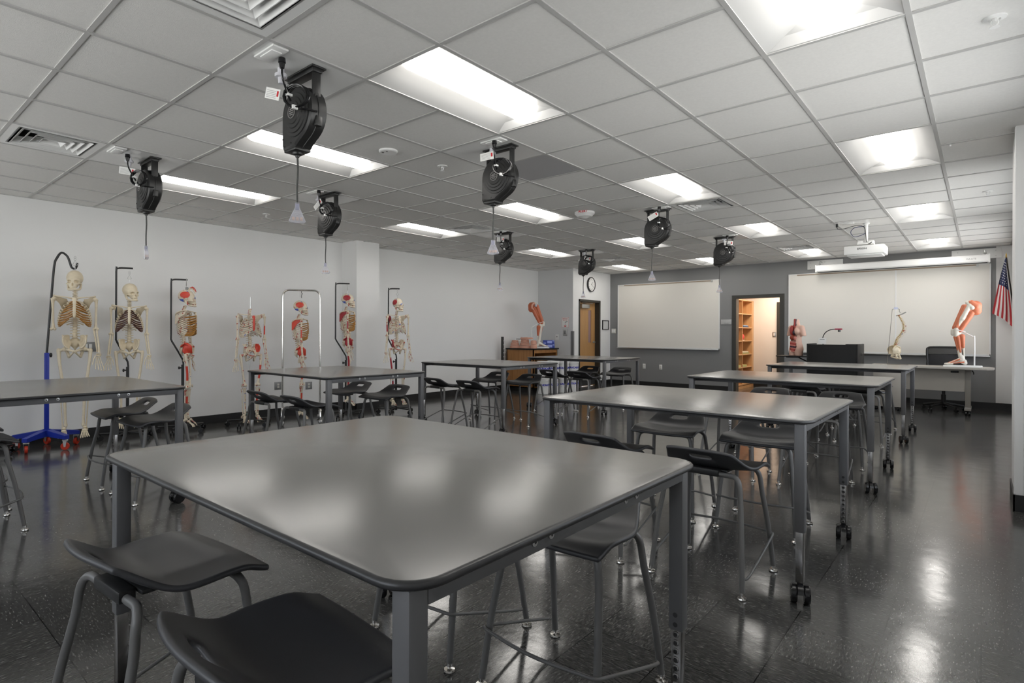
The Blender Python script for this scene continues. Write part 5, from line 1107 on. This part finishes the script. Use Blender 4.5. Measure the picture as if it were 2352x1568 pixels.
# spine model
t = thing('spine_model', 'flexible spine model with pelvis hanging on a thin steel stand on the desk', 'anatomy model', (-1.03, 11.80, .74))
def sp(u): return (.0-.02+.075*math.sin(PI*min(1, u*1.35)*.9)-.09*max(0, u-.35)**1.3*1.4, 0, .83-.53*u)
b = B(); ds = B()
for k in range(24):
    u = k/23; p = Vector(sp(u)); q = Vector(sp(u+.028)); r = .011+.012*u; b.tube([p, (p*2+q)/3, (p+q*2)/3, q], [r*.8, r, r, r*.8], 8, smooth=1)
    ds.tube([q, Vector(sp(u+.042))], r*1.02, 8, 0, smooth=0)
    ln = .022+.016*u; b.tube([p+Vector((.005, 0, 0)), p+Vector((ln+.012, 0, -.012))], [.006, .0035], 6, smooth=0)
    for s in (-1, 1): b.tube([p, p+Vector((.012, s*(.022+.018*u), 0))], [.005, .0035], 6, smooth=0)
    ds.tube([p+Vector((-.004, -.012, 0)), p+Vector((-.020-.012*u, -.028, -.006))], .0022, 5, smooth=0)
b.obj('vertebrae', M_bone2, t); ds.obj('disc_and_nerve', mat('ochre_disc', (.50, .33, .09), .45), t)
b = B(); b.merge(pelv, TR(-.045, 0, .225) @ RZ(deg(-62)) @ RX(.25) @ TR(0, -.03, -.925), 0); b.obj('pelvis', M_bone, t)
b = B(); b.add([(-.055, -.02, .825), (-.01, -.025, .835), (.02, -.01, .85), (.075, .0, .885), (.085, .01, .875), (.03, .02, .84), (-.01, .02, .83), (-.05, .01, .818)], [tuple(range(8))], 0); b.add([(-.055, -.02, .819), (-.01, -.025, .829), (.02, -.01, .844), (.075, .0, .879), (.085, .01, .869), (.03, .02, .834), (-.01, .02, .824), (-.05, .01, .812)], [tuple(range(8))], 0); b.obj('skull_base_plate', mat('grey_white_bone', (.5, .5, .48), .4), t)
b = B(); b.tube([(.11, .06, .004), (-.17, .06, .004), (-.175, .0, .004), (-.17, -.06, .004), (.11, -.06, .004), (.115, .0, .004)], .004, 6, smooth=1, closed=True); b.tube([(-.172, 0, .004), (-.105, 0, .925), (-.10, 0, .930), (-.015, 0, .930), (-.008, 0, .925), (-.008, 0, .885), (.004, 0, .868), (.012, 0, .885)], .0042, 8, smooth=0); b.obj('wire_stand', mat('steel_wire', (.30, .28, .25), .3, .8), t)
b = B(); b.box((-.085, -.03, .934), (-.02, .03, .936)); b.box((-.08, -.0305, .925), (-.025, -.0295, .96)); b.obj('paper_label', mat('bluish_label', (.62, .66, .82), .6), t, 0)
# torso
def torso_fn(P):
    X = np.abs(P[:, 0]); Q = np.stack([X, P[:, 1], P[:, 2]], 1)
    sk = s_ell(P, (0, .01, .43), (.135, .085, .115)); sk = smin(sk, s_ell(P, (0, .005, .27), (.105, .075, .12)), .05); sk = smin(sk, s_ell(P, (0, .01, .13), (.138, .092, .11)), .05)
    sk = smin(sk, s_cone(Q, (.072, .0, .10), (.068, .0, -.03), .070, .066), .02); sk = smin(sk, s_cone(P, (0, .02, .50), (0, .01, .66), .055, .045), .03)
    sk = smin(sk, s_cone(Q, (.125, .01, .48), (.165, .01, .36), .050, .045), .03); sk = smin(sk, s_ell(P, (.065, -.065, .42), (.055, .045, .052)), .025)
    sk = np.maximum(sk, -P[:, 2]); sk = np.maximum(sk, P[:, 2]-.632); sk = np.maximum(sk, .335-P[:, 2]+0*X) if False else sk
    arm = (X > .125) & (P[:, 2] < .345) & (P[:, 2] > .27); sk = np.where(arm, np.maximum(sk, .02), sk)
    # opening: from the throat to the groin, mostly on its right half
    u = P[:, 0]; z = P[:, 2]; half = np.interp(z, [.05, .09, .15, .22, .27, .34, .42, .50, .56, .60, .66], [0, .06, .085, .07, .06, .075, .085, .05, .028, .026, .026]); cen = np.interp(z, [.05, .15, .30, .42, .52, .66], [-.01, -.015, -.012, -.02, .0, .0])
    op = (np.abs(u-cen)-half); hole = np.maximum(op, P[:, 1]+.012)
    body = np.maximum(sk, -hole)
    A = lambda d, m: (d, m)
    pr = [A(body, 0), A(s_ell(P, (-.065, -.035, .44), (.042, .034, .085)), 1), A(s_ell(P, (.035, -.035, .45), (.030, .030, .070)), 2), A(s_ell(P, (.005, -.052, .40), (.032, .026, .042)), 4), A(s_ell(P, (-.035, -.045, .315), (.060, .036, .048)), 3), A(s_ell(P, (.030, -.045, .30), (.034, .030, .042)), 2),
          A(s_cone(P, (0, -.03, .50), (0, -.028, .63), .016, .014), 1), A(s_cone(P, (-.020, -.028, .50), (-.022, -.02, .63), .010, .010), 2), A(s_cone(P, (.018, -.028, .50), (.022, -.02, .63), .010, .010), 4)]
    for k in range(7):
        z_ = .235-.026*k; w_ = .055 if k < 5 else .035; pr.append(A(s_cone(P, (-.015-w_, -.055, z_), (-.015+w_, -.060, z_-.008), .015, .015), [2, 1, 2, 4, 2, 1, 2][k]))
    return combine(P, pr, .004)
tb = nets(torso_fn, (-.235, -.125, -.01), (.235, .115, .64), .0048); tb.xf(SCL(.84, 1.0, 1.0))
t = thing('torso_model', 'pink female torso model with open front showing red organs, on the lectern side shelf', 'anatomy model', (-2.44, 11.17, .8725), deg(-26))
tb.obj('torso_body', [M_skin, M_org, M_org2, M_liver, M_darkorg], t, 60)

# ================================================================== CABINET CORNER
CX0, CX1, CY0, CY1 = -7.80, -7.08, 9.80, 10.70
t = thing('lab_cabinet', 'honey oak lab cabinet with black top in the far left corner', 'cabinet', ((CX0+CX1)/2, (CY0+CY1)/2, 0)); hx, hy = (CX1-CX0)/2, (CY1-CY0)/2
b = B(); b.box((-hx, -hy, .09), (hx, -hy+.02, .895)); b.box((-hx, hy-.02, .09), (hx, hy, .895)); b.box((-hx, -hy, .09), (-hx+.02, hy, .895)); b.box((-hx, -hy, .09), (hx, hy, .11)); b.box((-hx, -hy, .55), (hx-.02, hy, .565)); b.obj('cabinet_body', M_oak, t, 0)
b = B(); b.box((hx-.02, -hy, .825), (hx, hy, .895)); b.box((hx-.02, -hy, .09), (hx, -hy+.045, .83)); b.box((hx-.02, hy-.045, .09), (hx, hy, .83)); b.obj('face_frame', M_oak, t, 0)
b = B(); b.rbox((hx-.024, -hy+.05, .12), (hx-.006, hy-.05, .54), .003); o = b.obj('door', M_black, t)
b = B(); b.tube([(hx-.006, 0, .48), (hx+.02, 0, .48), (hx+.02, .10, .48), (hx-.006, .10, .48)], .005, 6, smooth=0); b.obj('handle', M_alu, o)
b = B(); b.rbox((-hx-.02, -hy-.025, .895), (hx+.03, hy+.025, .924), .004); b.obj('countertop', M_lect, t)
b = B(); b.box((-hx+.05, -hy+.05, .0), (hx-.06, hy-.03, .09)); b.obj('toe_kick', M_rubber, t, 0)
TOPZ = .925
def clay(name, label, x, y, z, rx, ry, h_, tp=.85, rz=0, a0=0, a1=360):
    t = thing(name, label, 'clay piece', (x, y, z), rz, 'pink clay pieces on the cabinet')
    b = B(); n = 24; prof = [(tp*.0+1, 0), (1.0, .15), (tp+.03, .85), (tp, 1.0)]; vs = []; fs = []
    for k_, hh in prof: vs += [(rx*k_*math.cos(2*PI*k/n)*(1 if math.cos(2*PI*k/n) > 0 else .85), ry*k_*math.sin(2*PI*k/n), h_*hh) for k in range(n)]
    for i in range(3):
        for k in range(n): fs.append((i*n+k, i*n+(k+1) % n, (i+1)*n+(k+1) % n, (i+1)*n+k))
    fs += [tuple(range(n)), tuple(range(3*n, 4*n))]; b.add(vs, fs); b.obj('clay_body', M_clay, t, 30)
    b = B(); b.lathe([(.45*min(rx, ry)/1, h_+.0005), (.40*min(rx, ry), h_+.004), (.0, h_+.004)], 20); b.obj('raised_ring', M_clay, t); return t
for k, (x, y, rx, ry, h_, l) in enumerate([(-7.66, 9.90, .135, .085, .055, 'wide bottom piece of the left clay stack'), (-7.66, 9.90, .112, .075, .055, 'second piece up in the left clay stack'), (-7.65, 9.90, .088, .062, .05, 'topmost piece of the left clay stack')]):
    clay('clay_slab', 'pink clay slab, '+l, x, y, TOPZ+[0, .0595, .119][k], rx, ry, h_, .9)
for k, (x, y, rx, ry, h_, z, l) in enumerate([(-7.39, 9.90, .165, .085, .06, 0, 'wide front base of the right clay stack'), (-7.39, 9.90, .13, .08, .05, .0645, 'second up in the right clay stack'), (-7.39, 9.91, .105, .075, .07, .119, 'third up in the right clay stack, flared cup shape'),
        (-7.36, 9.92, .18, .085, .038, .1935, 'thin slab on top of the right clay stack'), (-7.145, 9.89, .078, .078, .085, 0, 'round block at the right end of the clay pile'), (-7.145, 9.89, .07, .07, .08, .0895, 'upper round block at the right end of the clay pile')]):
    clay('clay_slab', 'pink clay piece, '+l, x, y, TOPZ+z, rx, ry, h_, .88)
for k in range(3):
    t = thing('paper_pile', ['loose white paper leaning behind the left clay stack', 'white paper stack between the clay stacks', 'dark-edged white booklet on the clay stack'][k], 'papers', [(-7.50, 10.22, TOPZ), (-7.53, 10.06, TOPZ+.0005), (-7.66, 10.10, TOPZ)][k], .4*k)
    b = B()
    if k == 2: b.box((-.08, -.012, 0), (.08, 0, .20), 0, RX(-.15)); b.box((-.085, -.016, .185), (.06, .0, .200), 1, RX(-.15))
    else: b.box((-.07, -.04, .0), (.07, .04, .12+.03*k)); b.box((-.068, -.0405, .02), (.068, -.04, .023), 1)
    b.obj('sheets', [M_paper, mat('charcoal_cover', (.06, .06, .06), .5)], t, 0)
for k in range(2):
    t = thing('glove_box', ['blue carton on the cabinet, lower of two', 'blue carton on the cabinet, upper of two'][k], 'carton', (-7.17+.0*k, 10.50-.01*k, TOPZ+.0875*k), deg(38), 'blue cartons on the cabinet')
    b = B(); b.rbox((-.125, -.06, 0), (.125, .06, .086), .003); b.obj('carton', M_boxb, t)
    b = B(); b.box((-.03, -.0606, .015), (.07, -.06, .07)); b.box((-.115, -.0606, .01), (-.06, -.06, .03)); b.box((.08, -.0606, .06), (.118, -.06, .08)); b.obj('printed_panel', M_boxl, t, 0)
# pails
def pail():
    t = thing('pail', '', 'pail'); b = B(); b.lathe([(.108, 0), (.112, .004), (.121, .275), (.127, .278), (.127, .290), (.122, .293), (.1235, .315), (.119, .315)], 32); b.obj('pail_body', M_bucket, t)
    b = B(); b.lathe([(.127, .318), (.131, .305), (.131, .322), (.128, .336), (.118, .336), (.116, .328), (.0, .328)], 32); b.obj('lid', M_bucket, t)
    b = B(); b.tube([(-.128, .0, .285), (-.10, -.085, .262), (0, -.131, .25), (.10, -.085, .262), (.128, .0, .285)], .0025, 6); b.obj('handle', M_alu, t)
    b = B(); tx = B(); tx.text('CAROLINA', .054, front(0, 0, .185), 0, bold=.0022); tx.box((-.085, -.0005, .145), (.085, .0005, .152)); tx.box((-.06, -.0005, .125), (.05, .0005, .130))
    for k in range(3):
        a = (k-.4)*2*PI/3
        for v, f in ((tx.v, tx.f),):
            vs = []
            for x, y, z in v: an = x/.119+a; r = .1195+.0022*(z-.1)/.18+.001-y; vs.append((r*math.sin(an), -r*math.cos(an), z))
            b.add(vs, f)
    b.obj('printed_lettering', M_ink, t, 0); return t
Pp = pail(); kk = 0
pl = ['leftmost, beside the oak cabinet', 'second from the oak cabinet', 'third from the oak cabinet', 'rightmost, nearest the maple door']
for row in range(2):
    for k in range(4):
        u = k/3; o = Pp if kk == 0 else dup(Pp); o.location = (-6.80+.22*u, 9.75+.80*u, .337*row); o.rotation_euler = (0, 0, [.5, 1.0, .75, 1.3, .9, .6, 1.1, .4][kk])
        o['label'] = 'white pail with blue lettering, %s row, %s' % (['bottom', 'top'][row], pl[k]); o['group'] = 'stacked white pails'; kk += 1
# peg rack
t = thing('peg_rack', 'black upright rack with white pegs left of the oak cabinet', 'rack', (-7.74, 9.58, 0)); b = B(); b.rbox((-.022, -.022, .02), (.022, .022, 1.17), .003); b.obj('post', M_black, t)
b = B(); b.rbox((-.12, -.03, 0), (.12, .03, .025), .003); b.rbox((-.03, -.18, 0), (.03, .18, .025), .003); b.obj('foot', M_black, t)
for k in range(9):
    b = B(); b.cyl((.02, 0, .40+.085*k), (.085, 0, .405+.085*k), .005, 8); b.obj('peg', M_white, t)

# ================================================================== STORAGE ROOM
SX0, SX1, SY0, SY1 = -4.46, -4.10, 13.16, 14.50
t = thing('bookshelf', 'tall birch cubby shelf inside the storage room', 'bookshelf', ((SX0+SX1)/2, (SY0+SY1)/2, 0)); hx, hy = (SX1-SX0)/2, (SY1-SY0)/2
ym = 13.76-(SY0+SY1)/2; shz = [.10, .49, .785, 1.095, 1.40, 1.715]
b = B(); 
for y in (-hy, ym, hy-.02): b.box((-hx, y, 0), (hx, y+.02, 2.03))
b.obj('upright_panel', M_ply, t, 0)
b = B(); b.box((-hx, -hy, 2.01), (hx, hy, 2.03)); b.box((-hx, -hy, 0), (hx, hy, .06)); b.obj('top_and_plinth', M_ply, t, 0)
for z in shz: b = B(); b.box((-hx, -hy, z-.02), (hx, hy, z)); b.obj('shelf', M_ply, t, 0)
b = B(); b.box((-hx, -hy, 0), (-hx+.01, hy, 2.03)); b.obj('back_panel', M_ply, t, 0)
b = B(); b.box((-hx, hy, 0), (hx, hy+.11, 2.03)); b.obj('filler_panel', M_ply, t, 0)
def book(label, x, y, z, l, d, h_, m, rz=0):
    t = thing('book', label, 'book', (x, y, z), rz, 'books lying in the storage shelf'); b = B(); b.box((-d/2, -l/2, 0), (d/2, l/2, .004)); b.box((-d/2, -l/2, h_-.004), (d/2, l/2, h_)); b.box((d/2-.004, -l/2, 0), (d/2, l/2, h_)); b.obj('cover', m, t, 0)
    b = B(); b.box((-d/2+.004, -l/2+.004, .004), (d/2-.005, l/2-.004, h_-.004)); b.obj('pages', M_paper, t, 0)
book('navy book at the bottom of the pile on the third shelf', -4.22, 14.10, 1.4005, .42, .20, .025, M_books[0]); book('light blue book on top of the pile on the third shelf', -4.22, 14.08, 1.426, .40, .19, .028, M_books[1], .05)
book('olive binder lying below the red organ model', -4.22, 14.08, .7855, .48, .22, .03, M_books[2]); book('cream binder lying on the olive binder', -4.22, 14.05, .816, .46, .21, .03, M_books[3], .03)
book('lime folder on the second lowest shelf, right cubby', -4.22, 13.96, .4905, .28, .24, .05, M_books[4]); book('lime folder on the second lowest shelf, left cubby', -4.22, 13.46, .4905, .42, .24, .055, M_books[4])
t = thing('heart_model', 'red organ model on the fourth storage shelf', 'anatomy model', (-4.20, 13.98, 1.0955)); b = B(); b.ball((0, 0, .085), (.075, .105, .085), 14); b.ball((0, -.05, .12), (.05, .06, .06), 12); b.tube([(0, .02, .14), (0, .05, .20), (0, .10, .19)], .022, 8); b.obj('organ_body', mat('bright_red_organ', (.62, .05, .05), .3, var=.2), t)
b = B(); b.rbox((-.06, -.08, 0), (.06, .08, .012), .003); b.obj('base', M_white, t)
b = B(); b.rbox((-.03, -.02, 0), (.03, .0, .22), .003); tag(b.obj('specimen_bottle', M_books[2]), 'green bottle beside the red organ model', 'bottle').location = (-4.20, 13.84, 1.0955)
t = thing('small_skeleton_figure', 'small white skeletal figure at the left of the fourth storage shelf', 'anatomy model', (-4.20, 13.47, 1.0955)); t.scale = (.85, .85, .85); b = B(); b.rbox((-.06, -.08, 0), (.06, .08, .015), .003); b.obj('base', M_white, t)
b = B(); b.ball((0, 0, .245), (.035, .04, .04), 10); b.tube([(0, 0, .21), (.01, .01, .12), (0, 0, .015)], .010, 8)
for k in range(4): b.tube([(.0, -.035, .19-.022*k), (.03, 0, .18-.022*k), (0, .035, .19-.022*k)], .006, 6)
for s in (-1, 1): b.tube([(0, s*.03, .11), (.02, s*.05, .06), (0, s*.03, .015)], .008, 6)
b.obj('bones', M_bone2, t)
